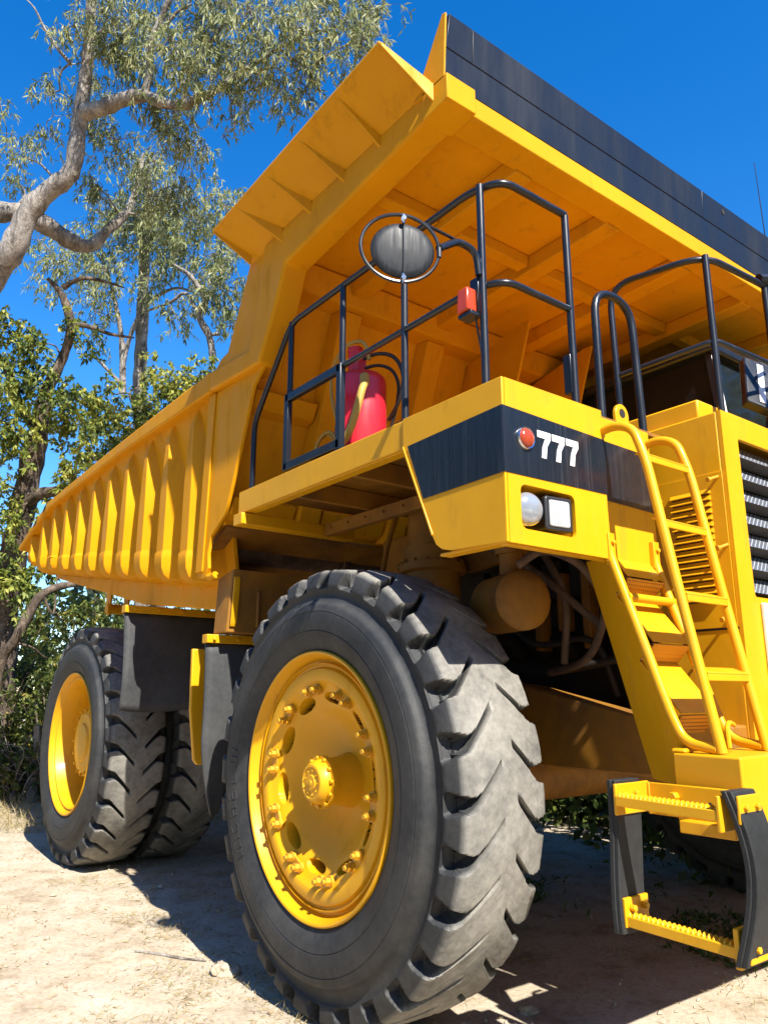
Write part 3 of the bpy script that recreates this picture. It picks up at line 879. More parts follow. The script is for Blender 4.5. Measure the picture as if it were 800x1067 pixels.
for x, z in ((1.85, 2.87), (1.865, 2.49), (1.85, 2.115), (1.495, 2.80)):
    g = G(); g.cyl((x, HY - .006, z), (x - .015, HY - .075, z - .025), .009, n=10); g.cyl((x - .014, HY - .07, z - .024), (x - .017, HY - .085, z - .028), .014, n=10); g.build('latch', BOLTM, hood)
g = G(); g.add([(1.46, HY - .003, 2.055), (1.88, HY - .003, 2.055), (1.88, HY - .003, 2.043), (1.46, HY - .003, 2.043)], [(0, 1, 2, 3)]); g.build('panel_seam', DARK, hood)

# ---------------------------------------------------------------- guard rails
R1 = .0205
rail = node('guard_rail', (.4, .06, ZD), truck)
y = .06; ZT = 4.325; ZM = 3.755
g = G(); g.tube([(-1.0, y, 3.19), (-1.0, y, 3.71), (-.49, y, ZT), (1.36, y, ZT + .01), (1.53, .13, ZT + .015), (1.53, .625, ZT + .015)], R1, 12, fillet=.10); g.build('top_bar', RAIL, rail)
g = G(); g.tube([(.16, y, ZM), (1.40, y, ZM), (1.53, .13, ZM), (1.53, .62, ZM)], R1 * .92, 12, fillet=.09); g.build('middle_bar', RAIL, rail)
for x, zt, yy in ((.795, ZT, y), (1.43, ZT + .01, y), (.163, ZT, y), (-.488, ZT, y)):
    g = G(); g.tube([(x, yy, 3.19 if x != -.488 else ZM), (x, yy, zt)], R1, 12); g.box(x - .045, x + .045, yy - .03, yy + .03, 3.187, 3.196) if x > 0 else None; g.build('post', RAIL, rail)
g = G(); g.tube([(1.53, .625, 3.19), (1.53, .625, ZT + .012)], R1, 12); g.box(1.48, 1.53, .60, .65, 3.27, 3.49); g.build('post', RAIL, rail, .003)
g = G()       # panel frame of flat bar beside the red tank
for a, b in (((-.50, 3.235), (.17, 3.235)), ((-.50, 3.74), (.17, 3.74))):
    g.box(a[0], b[0], y - .03, y + .01, a[1] - .028, a[1] + .028)
g.box(-.515, -.465, y - .03, y + .01, 3.21, 3.77); g.box(.135, .185, y - .03, y + .01, 3.19, 3.77)
g.build('rail_frame', RAIL, rail, .004)
rail2 = node('guard_rail', (1.5, 1.6, 3.25), truck)
g = G(); g.tube([(1.22, 1.47, 3.19), (1.20, 1.47, 4.34), (1.79, 1.62, 4.335), (1.835, 2.27, 4.33), (1.83, 3.4, 4.33)], R1, 12, fillet=.17); g.build('top_bar', RAIL, rail2)
g = G(); g.tube([(1.22, 1.475, 3.70), (1.80, 1.62, 3.765), (1.835, 2.27, 3.765), (1.83, 3.4, 3.765)], R1 * .85, 12, fillet=.06); g.build('middle_bar', RAIL, rail2)
for p in ((1.79, 1.625), (1.83, 2.27), (1.83, 3.4)):
    g = G(); g.tube([(p[0], p[1], 3.24), (p[0], p[1], 4.335)], R1, 12); g.build('post', RAIL, rail2)
g = G(); g.tube([(1.83, 2.2, 4.36), (1.88, 2.34, 4.38)], .035, 8); g.build('clamp', RAIL, rail2)
hoop = node('access_hoop', (1.5, 1.06, ZD), truck)
g = G(); g.tube([(1.50, .885, 3.17), (1.50, .885, 3.99), (1.51, 1.215, 3.99), (1.515, 1.245, 3.17)], .023, 12, fillet=.16); g.build('hoop_tube', RAIL, hoop)

# ---------------------------------------------------------------- mirror, marker lamp
mr = node('mirror', (1.40, -.44, 3.77), truck)
MC = Vector((1.40, -.445, 3.765)); 
md_ = Vector((.86, -.45, -.06)).normalized()       # its back faces the front of the truck
ms = md_.cross(Vector((0, 0, 1))).normalized(); mu_ = ms.cross(md_)
g = G()
n = 40; prof = [(0.0, .150), (.010, .152), (.016, .146), (.021, .115), (.025, .07), (.027, .001)]
vs = []; fs = []
for t, rr in prof:
    for k in range(n):
        a = 2 * PI * k / n; vs.append(MC + md_ * t + ms * (rr * 1.02 * math.cos(a)) + mu_ * (rr * .92 * math.sin(a)))
for i in range(len(prof) - 1):
    for k in range(n): fs.append((i * n + k, i * n + (k + 1) % n, (i + 1) * n + (k + 1) % n, (i + 1) * n + k))
g.add(vs, fs); g.build('mirror_shell', MIRB, mr)
g = G(); g.prism([MC - md_ * .004 + ms * (.147 * math.cos(2 * PI * k / 40)) + mu_ * (.134 * math.sin(2 * PI * k / 40)) for k in range(40)], md_ * .003); g.build('mirror_glass', CHROME, mr)
g = G(); g.tube([MC + md_ * .018 + mu_ * .134, MC + md_ * .0255 + mu_ * .06, MC + md_ * .028, MC + md_ * .0255 - mu_ * .06, MC + md_ * .018 - mu_ * .134], .004, 6); g.build('mirror_seam', MIRB, mr)
g = G(); rc = MC - ms * -.012 + mu_ * .012 + md_ * .012
g.tube([rc + ms * (.190 * math.cos(2 * PI * k / 48)) + mu_ * (.172 * math.sin(2 * PI * k / 48)) for k in range(48)], .0085, 8, closed=True)
g.build('guard_ring', RAIL, mr)
g = G()
for s in (1, -1):
    p = MC + md_ * .03 + mu_ * (.152 * s); g.cyl(p - mu_ * .02, p + mu_ * .025, .008, n=8); g.cyl(p + md_ * .0, p + md_ * .02, .012, n=6)
g.build('pivot_bolt', CHROME, mr)
g = G(); inn = rc + ms * (.190 if (rc + ms * .190).y > rc.y else -.190)
g.tube([(1.43, .035, 3.80), (1.43, .02, 3.93), (1.425, -.10, 3.945), (inn.x, inn.y, inn.z + .02)], .019, 10, fillet=.10)
g.tube([inn + Vector((0, 0, .02)), inn - ms.normalized() * 0 + Vector((0, .0, -.03))], .012, 8)
tp = rc + ms * (.190 * math.cos(math.radians(75)) * (1 if inn == rc + ms * .190 else -1)) + mu_ * (.172 * math.sin(math.radians(75)))
g.tube([(1.425, -.085, 3.945), (tp.x, tp.y, tp.z)], .008, 8)
g.build('mirror_arm', RAIL, mr)
g = G(); g.hexa([(1.33, -.035, 3.60), (1.41, -.035, 3.60), (1.41, .035, 3.60), (1.33, .035, 3.60), (1.335, -.03, 3.73), (1.405, -.03, 3.73), (1.405, .035, 3.73), (1.335, .035, 3.73)])
ml = g.build('marker_lamp', ORANGEL, truck, .008)
g = G(); g.box(1.325, 1.42, -.02, .06, 3.575, 3.597); g.box(1.36, 1.42, .036, .055, 3.60, 3.80); g.build('lamp_base', RAIL, ml, .003)
g = G(); g.tube([(1.39, .04, 3.59), (1.36, .09, 3.5), (1.37, .11, 3.38), (1.42, .08, 3.25)], .006, 6, fillet=.05); g.build('lamp_wire', HOSEB, ml)

# ---------------------------------------------------------------- fire bottle with its hoses
ft = node('fire_bottle', (-.08, .42, ZD), truck)
FC = Vector((-.10, .40, 0))
g = G(); g.lathe([(3.185, .155), (3.19, .168), (3.20, .172), (3.80, .172), (3.835, .165), (3.86, .14), (3.875, .07)], FC, (0, 0, 1), 36); g.build('bottle', RED, ft)
g = G(); g.lathe([(3.87, .052), (4.06, .052), (4.065, .058), (4.09, .055), (4.10, .03)], FC + Vector((-.06, -.01, 0)), (0, 0, 1), 20); g.box(-.17, -.10, .38, .44, 3.9, 4.0); g.build('neck', RED, ft)
g = G(); g.tube([(.085, .30, 3.74), (.125, .25, 3.68), (.115, .22, 3.55), (.05, .20, 3.36), (-.14, .17, 3.24), (-.35, .2, 3.2)], .026, 10, fillet=.12)
g.cyl((.06, .31, 3.79), (.09, .29, 3.72), .032, n=12); g.build('hose', HOSE, ft)
g = G(); g.tube([(-.05, .43, 3.98), (-.06, .40, 4.12), (-.25, .38, 4.17), (-.46, .40, 4.08), (-.52, .42, 3.9), (-.46, .42, 3.72), (-.4, .42, 3.6)], .014, 8, fillet=.15); g.build('hose', HOSE, ft)
G().tube([(-.15, .40, 3.99), (-.02, .46, 4.03), (.12, .52, 3.98), (.19, .55, 3.82), (.13, .56, 3.66), (.0, .56, 3.55)], .014, 8, fillet=.12).build('hose', HOSEB, ft)
G().tube([(-.15, .41, 3.93), (-.02, .48, 3.95), (.07, .54, 3.90), (.11, .57, 3.78), (.06, .58, 3.62), (.0, .58, 3.5)], .012, 8, fillet=.1).build('hose', HOSEB, ft)
g = G()
for k in range(2):
    c = Vector((-.38 - k * .05, .30, 3.36)); g.tube([c + Vector((.14 * math.cos(a), .02 * k, .15 * math.sin(a))) for a in [math.radians(x) for x in range(10, 260, 15)]], .012, 8)
g.build('hose', HOSE, ft)
g = G(); g.box(-.50, -.31, .45, .62, 3.185, 3.62); g.box(-.49, -.32, .448, .452, 3.45, 3.60); g.build('valve_box', BLUEB, ft, .01)
g = G(); g.lathe([(3.185, .12), (3.33, .12), (3.34, .10), (3.40, .09)], (.62, .75, 0), (0, 0, 1), 24); g.lathe([(3.185, .06), (3.42, .06), (3.43, .05)], (.42, .80, 0), (0, 0, 1), 16); g.build('filler_cap', YELD, truck)

# ---------------------------------------------------------------- cab on the far side
cab = node('cab', (.4, 3.9, ZD), truck)
g = G(); g.box(-.75, 1.02, 3.05, 4.75, 4.42, 4.50); g.build('cab_roof', RAIL, cab, .02)
g = G(); g.box(-.75, 1.0, 3.10, 4.70, 3.19, 3.46); g.box(-.75, -.70, 3.10, 4.70, 3.46, 4.42); g.build('cab_body', DARK, cab, .01)
for x, yy in ((-.70, 3.10), (.25, 3.10), (-.70, 4.64), (.25, 4.64)):
    g = G(); g.box(x, x + .06, yy, yy + .06, 3.46, 4.42); g.build('pillar', RAIL, cab, .006)
for yy in (3.10, 4.64):
    g = G(); g.prism([(1.0, yy, 3.46), (1.06, yy, 3.46), (.98, yy, 4.42), (.92, yy, 4.42)], (0, .06, 0)); g.build('pillar', RAIL, cab, .006)
g = G(); g.box(-.64, .25, 3.125, 3.135, 3.46, 4.42); g.box(.31, .95, 3.125, 3.135, 3.46, 4.42); g.build('side_window', CABGLASS, cab)
g = G(); g.prism([(1.03, 3.17, 3.47), (1.035, 3.17, 3.47), (.955, 3.17, 4.42), (.95, 3.17, 4.42)], (0, 1.46, 0)); g.build('windscreen', CABGLASS, cab)
g = G(); g.tube([(1.07, 3.13, 3.46), (.985, 3.13, 4.42)], .014, 8); g.build('window_trim', WHITE, cab)
g = G(); g.box(-.9, 1.5, 2.9, 5.18, 3.12, 3.18); g.box(1.53, 1.58, 4.0, 5.18, 2.4, 3.18); g.box(.83, 1.53, 5.15, 5.18, 2.45, 3.18); g.build('cab_deck', YEL, truck, .008)
g = G(); g.box(1.555, 1.575, mir(1.38), mir(.772), 2.36, 3.17); g.prism([(1.57, mir(1.39), 2.40), (1.57, mir(.80), 2.40), (1.85, mir(.80), 1.46), (1.85, mir(1.39), 1.46)], (-.02, 0, -.006)); g.build('ladder_backing', YEL, truck, .004)  # unseen far side; slanted plate added to block sun on the ground
# big square mirror seen edge-on, on the bonnet rail
mm = node('side_mirror', (1.72, 2.5, 3.75), truck)
A = Vector((1.66, 2.22, 3.66)); ex = Vector((.30, .38, -.22)); ez = Vector((-.06, .14, .30)) * 1.0
def slab(o0, u, v, w): return [o0, o0 + u, o0 + u + v, o0 + v, o0 + w, o0 + u + w, o0 + u + v + w, o0 + v + w]
nrm = ex.cross(ez).normalized()
if nrm.y > 0: nrm = -nrm
g = G(); g.hexa(slab(A - ez * .35, ez * 1.3, ex, -nrm * .07)); g.build('mirror_case', RAIL, mm, .012)
for a_, b_ in ((.16, .24), (.36, .40), (.52, .86)):
    g = G(); g.hexa(slab(A - ez * .25 + ex * a_ + nrm * .002, ez * 1.08, ex * (b_ - a_), nrm * .004)); g.build('mirror_glass', PALEREFL, mm)  # pale strips paint bright reflections onto the mirror
g = G(); g.tube([(1.83, 2.27, 3.9), (1.75, 2.4, 3.85)], .015, 8); g.tube([(1.7, 2.3, 3.25), (1.72, 2.42, 3.6)], .02, 8); g.build('mirror_arm', RAIL, mm)
g = G(); g.tube([(1.25, 3.75, 4.4), (1.22, 3.75, 6.35)], [.008, .003], 6); g.build('aerial', RAIL, truck)

# ================================================================== dump body
body = node('dump_body', (-3, YC, 3), truck)
zb = lambda x: 2.60 + (-x - 1.95) * .145           # foot of the ribs
yw = lambda z: .045 + .148 * (4.2 - z)             # leaning side wall
for far in (False, True):
    m = mir if far else (lambda y: y)
    # side wall
    g = G()
    pts = [(-1.62, 4.2), (-1.62, 2.62), (-6.95, 3.32), (-7.9, 3.80), (-6.5, 4.18)]
    vs = [(x, m(yw(z)), z) for x, z in pts] + [(x, m(yw(z) + .03), z) for x, z in pts]
    n = len(pts); fs = [tuple(range(n)), tuple(range(2 * n - 1, n - 1, -1))] + [(i, (i + 1) % n, n + (i + 1) % n, n + i) for i in range(n)]
    g.add(vs, fs); g.build('side_wall', YELB, body, 0)
    # top rail
    g = G()
    a, b_ = sorted((m(-.035), m(.16)))
    top = [(-1.64, 4.33), (-3.83, 4.285), (-6.52, 4.190), (-7.92, 3.80)]
    bot = [(-7.86, 3.74), (-6.50, 4.10), (-3.83, 4.165), (-1.64, 4.14)]
    g.pxz(top + bot, a, b_); g.build('top_rail', YELB, body, .018, seg=3)
    if not far:
        for x, z in ((-6.72, 4.08), (-7.13, 3.955)):
            gg = G(); gg.prism([(x, -.0385, z), (x + .13, -.0385, z + .03), (x + .15, -.0385, z + .085), (x + .06, -.0385, z + .07)], (0, .002, 0)); gg.build('rail_hole', DARK, body)
    # ribs
    for k in range(11):
        x = -1.97 - .527 * k if k < 10 else -7.25
        f_ = zb(x) if k < 10 else 3.45
        tip = 4.13 - max(0, (k - 8.4)) * .05 if k < 10 else 3.90
        fc = f_ + .27 * min(1, (tip - f_) / 1.5 + .2)
        lev = [(tip, yw(tip) - .004, 0)] + [(tip + (fc + .01 - tip) * q / 9, -.004 + .016 * (1 - q / 9) ** 4, 0) for q in range(1, 10)]
        lev += [(fc, -.004, 0), (fc - .004, -.013, .006), (f_ + .20, -.014, .006), (f_ + .12, -.008, .006), (f_ + .06, .018, .005), (f_ + .02, .07, .0), (f_, .15, -.02), (f_ - .004, .30, -.05)]
        g = G(); vs = []
        for z, yo, ex in lev:
            yi = yw(z) + .006; e = min(.185, .95 * max(0, yi - yo)) * min(1, .25 + (tip - z) * 1.2) + .004
            w_ = .145 * min(1, .30 + (tip - z) * 1.1)
            xc = x - .0725
            skew = (x - xc) * 0
            vs += [(xc - w_ / 2 - e - ex, m(yi), z), (xc - w_ / 2 - ex, m(yo), z), (xc + w_ / 2 + ex, m(yo), z - (.03 if yo < -.01 and z > f_ + .2 else 0)), (xc + w_ / 2 + e + ex, m(yi), z)]
        n_ = len(lev)
        g.add(vs, [(i * 4 + q, i * 4 + q + 1, i * 4 + 5 + q, i * 4 + 4 + q) for i in range(n_ - 1) for q in range(3)] + [(0, 1, 2, 3), tuple((n_ - 1) * 4 + q for q in (3, 2, 1, 0))] + [(i * 4, i * 4 + 3, i * 4 + 7, i * 4 + 4) for i in range(n_ - 1)])
        g.build('side_rib', YELB, body, .012, seg=3, ang=28)
    # lower side beam and upswept front plate
    g = G(); 
    a, b_ = sorted((m(.26), m(.60)))
    g.pxz([(-1.72, 2.62), (-1.95, 2.40), (-3.6, 2.60), (-6.85, 3.25), (-6.95, 3.36), (-3.6, 2.88)], a, b_); g.build('lower_beam', YELB, body, .012)
    g = G(); a, b_ = sorted((m(.02), m(.05)))
    g.pxz([(-1.66, 4.14), (-.80, 4.12), (-.97, 3.99), (-1.155, 3.51), (-1.30, 3.17), (-1.36, 3.06), (-1.47, 2.99), (-1.58, 2.93), (-1.62, 2.80), (-1.60, 2.68), (-1.66, 2.60), (-1.80, 2.62)], a, b_); g.build('front_side_plate', YELB, body, .006)
    g = G(); g.pxz([(-1.72, 4.13), (-1.60, 4.13), (-1.68, 2.66), (-1.80, 2.66)], *sorted((m(.004), m(.0195)))); g.build('corner_strip', YELB, body, .004)
    g = G(); g.pxz([(-1.65, 4.32), (-1.52, 4.40), (-1.40, 4.42), (-1.16, 4.88), (-1.05, 5.10), (-.55, 5.02), (-.84, 4.50), (-.97, 4.25), (-1.3, 4.22)], *sorted((m(.0), m(.05)))); g.build('upper_side_plate', YELB, body, .008)
    # corner beam: rail, up the front edge, out along the canopy
    lowr = [(-1.65, 4.15), (-.80, 4.10), (-.615, 4.41), (-.46, 4.76), (1.29, 4.935)]
    uppr = [(1.29, 5.10), (-.78, 5.06), (-.88, 4.52), (-.97, 4.27), (-1.65, 4.325)]
    g = G(); g.pxz(lowr + uppr, *sorted((m(-.035), m(.17)))); g.build('corner_beam', YELB, body, .022, seg=3)
    g = G(); g.pxz([(1.10, 4.90), (1.31, 4.92), (1.31, 5.085), (1.10, 5.09)], *sorted((m(-.045), m(.175)))); g.build('beam_cap', YELB, body, .006)
    # canopy wing with its gussets
    g = G()
    P4 = [(-1.14, -.30, 5.262), (1.02, -.30, 5.35), (1.21, .02, 5.045), (-1.05, .02, 5.03)]
    vs = [(x, m(yy), z) for x, yy, z in P4] + [(x, m(yy), z + .022) for x, yy, z in P4]
    g.hexa(vs); g.build('canopy_wing', YELB, body, .004)
    for (xo, xi) in ((.56, .68), (.11, .29), (-.32, -.12), (-.76, -.52)):
        g = G(); w = .022
        zo = 5.30 + .04 * xo; 
        vs = []
        for dx in (-w / 2, w / 2):
            vs += [(xo + dx, m(-.285), zo - .005), (xi + dx, m(-.034), 4.98 + .03 * xi), (xi + dx, m(-.034), 5.075), (xo + dx, m(-.285), zo + .012)]
        g.add(vs, [(0, 1, 2, 3), (7, 6, 5, 4), (0, 4, 5, 1), (1, 5, 6, 2), (2, 6, 7, 3), (3, 7, 4, 0)]); g.build('gusset', YELB, body, .003)
    g = G(); g.prism([(1.03, m(-.30), 5.32), (1.19, m(-.035), 4.96), (1.19, m(-.035), 5.08), (1.03, m(-.30), 5.345)], (.012, 0, 0)); g.build('gusset', YELB, body, .002)
    g = G(); g.prism([(-1.145, m(-.30), 5.255), (-.99, m(-.035), 4.99), (-.99, m(-.035), 5.08), (-1.145, m(-.30), 5.28)], (.012, 0, 0)); g.build('gusset', YELB, body, .002)
# canopy plate (slight rise to the front)
ya, ybb = .171, mir(.171)
zc = lambda x: 4.985 + .02 * x
g = G(); g.hexa([(-.9, ya, zc(-.9)), (1.15, ya, zc(1.15)), (1.15, ybb, zc(1.15)), (-.9, ybb, zc(-.9)), (-.9, ya, zc(-.9) + .03), (1.15, ya, zc(1.15) + .03), (1.15, ybb, zc(1.15) + .03), (-.9, ybb, zc(-.9) + .03)]); g.build('canopy_plate', YELB, body, 0)
def chan(name, pts_lo, pts_hi): 
    return G().hexa(pts_lo + pts_hi).build(name, YELB, body, .012)
for yy in (.78, 1.69, 2.60, 3.51, 4.42):
    w, v = .10, .075
    G().hexa([(-.80, yy - v, zc(-.8) - .13), (1.12, yy - v, zc(1.12) - .10), (1.12, yy + v, zc(1.12) - .10), (-.80, yy + v, zc(-.8) - .13), (-.80, yy - w, zc(-.8) - .001), (1.12, yy - w, zc(1.12) - .001), (1.12, yy + w, zc(1.12) - .001), (-.80, yy + w, zc(-.8) - .001)]).build('canopy_beam', YELB, body, .010)
for x in (.36,):
    edges = [.172, .68, .88, 1.59, 1.79, 2.5, 2.7, 3.41, 3.61, 4.32, 4.52, mir(.172)]
    for k in range(0, 12, 2):
        G().hexa([(x - .05, edges[k], zc(x) - .085), (x + .05, edges[k], zc(x) - .085), (x + .05, edges[k + 1], zc(x) - .085), (x - .05, edges[k + 1], zc(x) - .085), (x - .07, edges[k], zc(x) - .001), (x + .07, edges[k], zc(x) - .001), (x + .07, edges[k + 1], zc(x) - .001), (x - .07, edges[k + 1], zc(x) - .001)]).build('cross_beam', YELB, body, .008)
G().box(1.10, 1.285, .176, mir(.176), 4.925, 5.06).build('canopy_lip', YELB, body, .010)
# transition beam and sloping front wall
G().hexa([(-.92, ya, 4.74), (-.70, ya, 4.76), (-.70, ybb, 4.76), (-.92, ybb, 4.74), (-.98, ya, 4.96), (-.62, ya, 4.965), (-.62, ybb, 4.965), (-.98, ybb, 4.96)]).build('transition_beam', YELB, body, .02)
def wx(z): return -.86 - (4.8 - z) * .36
G().hexa([(wx(3.02) - .03, .06, 3.02), (wx(3.02), .06, 3.02), (wx(3.02), mir(.06), 3.02), (wx(3.02) - .03, mir(.06), 3.02), (wx(4.9) - .03, .06, 4.9), (wx(4.9), .06, 4.9), (wx(4.9), mir(.06), 4.9), (wx(4.9) - .03, mir(.06), 4.9)]).build('front_wall', YELB, body, 0)
for yy in (.78, 1.69, 2.60, 3.51, 4.42):
    w, v = .13, .10; p = lambda z, o: wx(z) + o
    G().hexa([(p(3.03, .0), yy - w, 3.03), (p(3.03, .12), yy - v, 3.03), (p(3.03, .12), yy + v, 3.03), (p(3.03, .0), yy + w, 3.03), (p(4.75, .0), yy - w, 4.75), (p(4.75, .12), yy - v, 4.75), (p(4.75, .12), yy + v, 4.75), (p(4.75, 0), yy + w, 4.75)]).build('wall_beam', YELB, body, .01)
for z in (3.95, 3.15):
    edges = [.09, .648, .912, 1.558, 1.822, 2.468, 2.732, 3.378, 3.642, 4.288, 4.552, mir(.09)]
    for k in range(0, 12, 2):
        a, b_ = edges[k], edges[k + 1]
        G().hexa([(wx(z - .1), a, z - .1), (wx(z - .1) + .09, a, z - .07), (wx(z - .1) + .09, b_, z - .07), (wx(z - .1), b_, z - .1), (wx(z + .1), a, z + .1), (wx(z + .1) + .09, a, z + .06), (wx(z + .1) + .09, b_, z + .06), (wx(z + .1), b_, z + .1)]).build('wall_beam', YELB, body, .01)
G().hexa([(-2.25, .12, 2.70), (-1.50, .12, 3.00), (-1.50, mir(.12), 3.00), (-2.25, mir(.12), 2.70), (-2.25, .12, 2.74), (-1.50, .12, 3.04), (-1.50, mir(.12), 3.04), (-2.25, mir(.12), 2.74)]).build('body_floor', YELD, body, 0)  # shaded paint copy darkens this recess under the bed
# a pair of tall plates that tie the wall to the canopy
for yy in (2.18, 3.02):
    G().pxz([(wx(3.3) + .02, 3.3), (wx(4.7) + .02, 4.7), (-.2, 4.86), (-.1, 4.86), (-.62, 3.3)], yy - .012, yy + .012).build('gusset_plate', YELB, body, .003)
# spill board
G().add([(1.285, -.035, 5.06), (1.285, mir(-.035), 5.06), (1.292, mir(-.035), 5.27), (1.292, -.035, 5.27), (1.262, -.035, 5.06), (1.262, mir(-.035), 5.06), (1.268, mir(-.035), 5.27), (1.268, -.035, 5.27)], [(0, 1, 2, 3), (7, 6, 5, 4), (0, 4, 5, 1), (1, 5, 6, 2), (2, 6, 7, 3), (3, 7, 4, 0)]).build('spill_board', SPILL, body, .003)
seg = [-.035, .17, 2.6, mir(-.035)]
for a, b_ in zip(seg[:-1], seg[1:]):
    a2, b2 = a + .002, b_ - .002
    lo = 5.274
    G().hexa([(1.27, a2, lo), (1.295, a2, lo), (1.295, b2, lo), (1.27, b2, lo), (1.285, a2 + (.02 if a < 0 else 0), 5.50), (1.31, a2 + (.02 if a < 0 else 0), 5.50), (1.31, b2, 5.50), (1.285, b2, 5.50)]).build('spill_board', SPILL, body, .003)
g = G(); g.cyl((1.29, 2.9, 5.44), (1.3095, 2.9, 5.44), .022, n=16); g.build('lifting_hole', DARK, body)
for yy in (-.045, mir(-.057)):
    G().pxz([(1.02, 5.07), (1.284, 5.07), (1.31, 5.49), (1.28, 5.50)], yy, yy + .012).build('spill_end_plate', YELB, body, .003)
for k in range(6):
    yy = .5 + k * .85; G().pxz([(1.04, 5.02), (1.26, 5.02), (1.283, 5.45), (1.27, 5.45)], yy, yy + .02).build('spill_gusset', YELB, body, .003)
# floor of the body and tail
G().hexa([(-2.2, .30, 2.70), (-2.2, mir(.30), 2.70), (-7.0, mir(.2), 3.36), (-7.0, .2, 3.36), (-2.2, .30, 2.78), (-2.2, mir(.30), 2.78), (-7.0, mir(.2), 3.44), (-7.0, .2, 3.44)]).build('body_floor', YELB, body, 0)
G().hexa([(-7.0, .15, 3.36), (-7.0, mir(.15), 3.36), (-7.95, mir(.06), 3.78), (-7.95, .06, 3.78), (-7.0, .15, 3.44), (-7.0, mir(.15), 3.44), (-7.95, mir(.06), 3.84), (-7.95, .06, 3.84)]).build('tail_floor', YELB, body, 0)
for k in range(7):
    x = -2.5 - .7 * k; z = 2.60 + (-x - 1.75) * .145
    G().box(x - .06, x + .06, .62, mir(.62), z - .19, z - .002).build('floor_beam', YELB, body, .006)
for yy in (1.0, 1.25, mir(1.0), mir(1.25)):
    G().pxz([(-6.85, 3.22), (-7.1, 3.24), (-7.0, 2.82), (-6.9, 2.82)], yy, yy + .03).build('pivot_lug', YEL, truck, .004)
G().cyl((-6.95, .98, 2.90), (-6.95, mir(.98), 2.90), .07).build('pivot_pin', YEL, truck)
g = G(); g.tube([(-1.52, .05, 2.62), (-1.60, .04, 2.60), (-1.70, .06, 2.64), (-1.74, .08, 2.78)], .028, 10, fillet=.06); g.build('pad_hook', YELB, body)
for x, z, kind in ((-3.39, 2.93, 1), (-5.0, 3.25, 1), (-3.3, 3.15, 0), (-5.0, 3.45, 0)):
    if kind == 0:
        g = G(); g.tube([(x - .2 + .10 * math.cos(a), yw(z) - .012, z + .10 * math.sin(a)) for a in [2 * PI * q / 20 for q in range(20)]], .010, 6, closed=True); g.build('hand_hold', YELB, body)
    else:
        g = G(); g.cyl((x - .15, yw(z) - .003, z), (x - .15, yw(z) - .012, z), .075, n=18); g.build('drain_hole', DARK, body)
# ================================================================== ground
def ground_mat():
    m, nt, b, out = newmat('sandy_dirt')
    p = geo_pos(nt)
    a = noise_n(nt, p, .35, 5, .6); c2 = noise_n(nt, p, 3.2, 8, .68, .3); c3 = noise_n(nt, p, 30, 6, .7)
    base = ramp(nt, a.outputs[0], [(.35, (.37, .305, .225)), (.65, (.46, .39, .295))])
    st = ramp(nt, c2.outputs[0], [(.33, (.22, .155, .095)), (.46, (.42, .35, .255)), (.66, (.53, .465, .375))])
    c = mixc(nt, .6, base.outputs[0], st.outputs[0])
    sp = ramp(nt, c3.outputs[0], [(.32, (.62, .55, .50)), (.5, (1, 1, 1)), (.72, (1.1, 1.08, 1.05))])
    c = mixc(nt, .7, c, sp.outputs[0], 'MULTIPLY')
    nt.links.new(c, b.inputs['Base Color']); b.inputs['Roughness'].default_value = .95; b.inputs['Specular IOR Level'].default_value = .1
    bump(nt, b, c3.outputs[0], .5, .02)
    return m
GROUND = ground_mat()
S = 600.
def gz(x, y):
    q = Vector((x * .55, y * .55, 0)); q2 = Vector((x * 3.1, y * 3.1, 4))
    return .026 * noise.noise(q) + .015 * noise.noise(q2)
def grid_axis(lo, hi, step, far):
    a = list(np.arange(lo, hi + 1e-6, step)); b, d = [], step
    x = hi
    while x < far: d *= 1.5; x += d; b.append(x)
    c, d = [], step; x = lo
    while x > -far: d *= 1.5; x -= d; c.append(x)
    return np.array(c[::-1] + a + b)
gx = grid_axis(-10., 5., .10, S); gy = grid_axis(-4., 7., .10, S)
VV = np.zeros((len(gx), len(gy), 3))
for i, x in enumerate(gx):
    for j, yv in enumerate(gy):
        dist = max(0, abs(x + 2.5) - 8, abs(yv - 2) - 6)
        VV[i, j] = (x, yv, (gz(x, yv) if dist < 6 else 0) - .012)
n1, n2 = len(gx), len(gy)
ii = np.arange(n1 - 1)[:, None]; jj = np.arange(n2 - 1)[None, :]
FF = np.stack([ii * n2 + jj, (ii + 1) * n2 + jj, (ii + 1) * n2 + jj + 1, ii * n2 + jj + 1], -1).reshape(-1, 4)
ground = np_mesh('ground', VV.reshape(-1, 3), FF, GROUND)
ground['kind'] = 'structure'
# ================================================================== trees and bush
def leaf_mat(name, cols, transl=.35, rough=.5):
    m = bpy.data.materials.new(name); m.use_nodes = True
    nt = m.node_tree; nt.nodes.clear()
    out = nt.nodes.new('ShaderNodeOutputMaterial')
    at = nd(nt, 'ShaderNodeAttribute', attribute_name='tone')
    r = ramp(nt, at.outputs['Fac'], [(k / (len(cols) - 1), c) for k, c in enumerate(cols)])
    b = nt.nodes.new('ShaderNodeBsdfPrincipled'); nt.links.new(r.outputs[0], b.inputs['Base Color'])
    b.inputs['Roughness'].default_value = rough; b.inputs['Specular IOR Level'].default_value = .35
    t = nt.nodes.new('ShaderNodeBsdfTranslucent'); nt.links.new(r.outputs[0], t.inputs[0])
    mx = nt.nodes.new('ShaderNodeMixShader'); mx.inputs[0].default_value = transl
    nt.links.new(b.outputs[0], mx.inputs[1]); nt.links.new(t.outputs[0], mx.inputs[2]); nt.links.new(mx.outputs[0], out.inputs[0])
    return m
GUMLEAF = leaf_mat('gum_leaf', [(.09, .12, .04), (.20, .225, .08), (.34, .34, .14), (.50, .46, .23)])
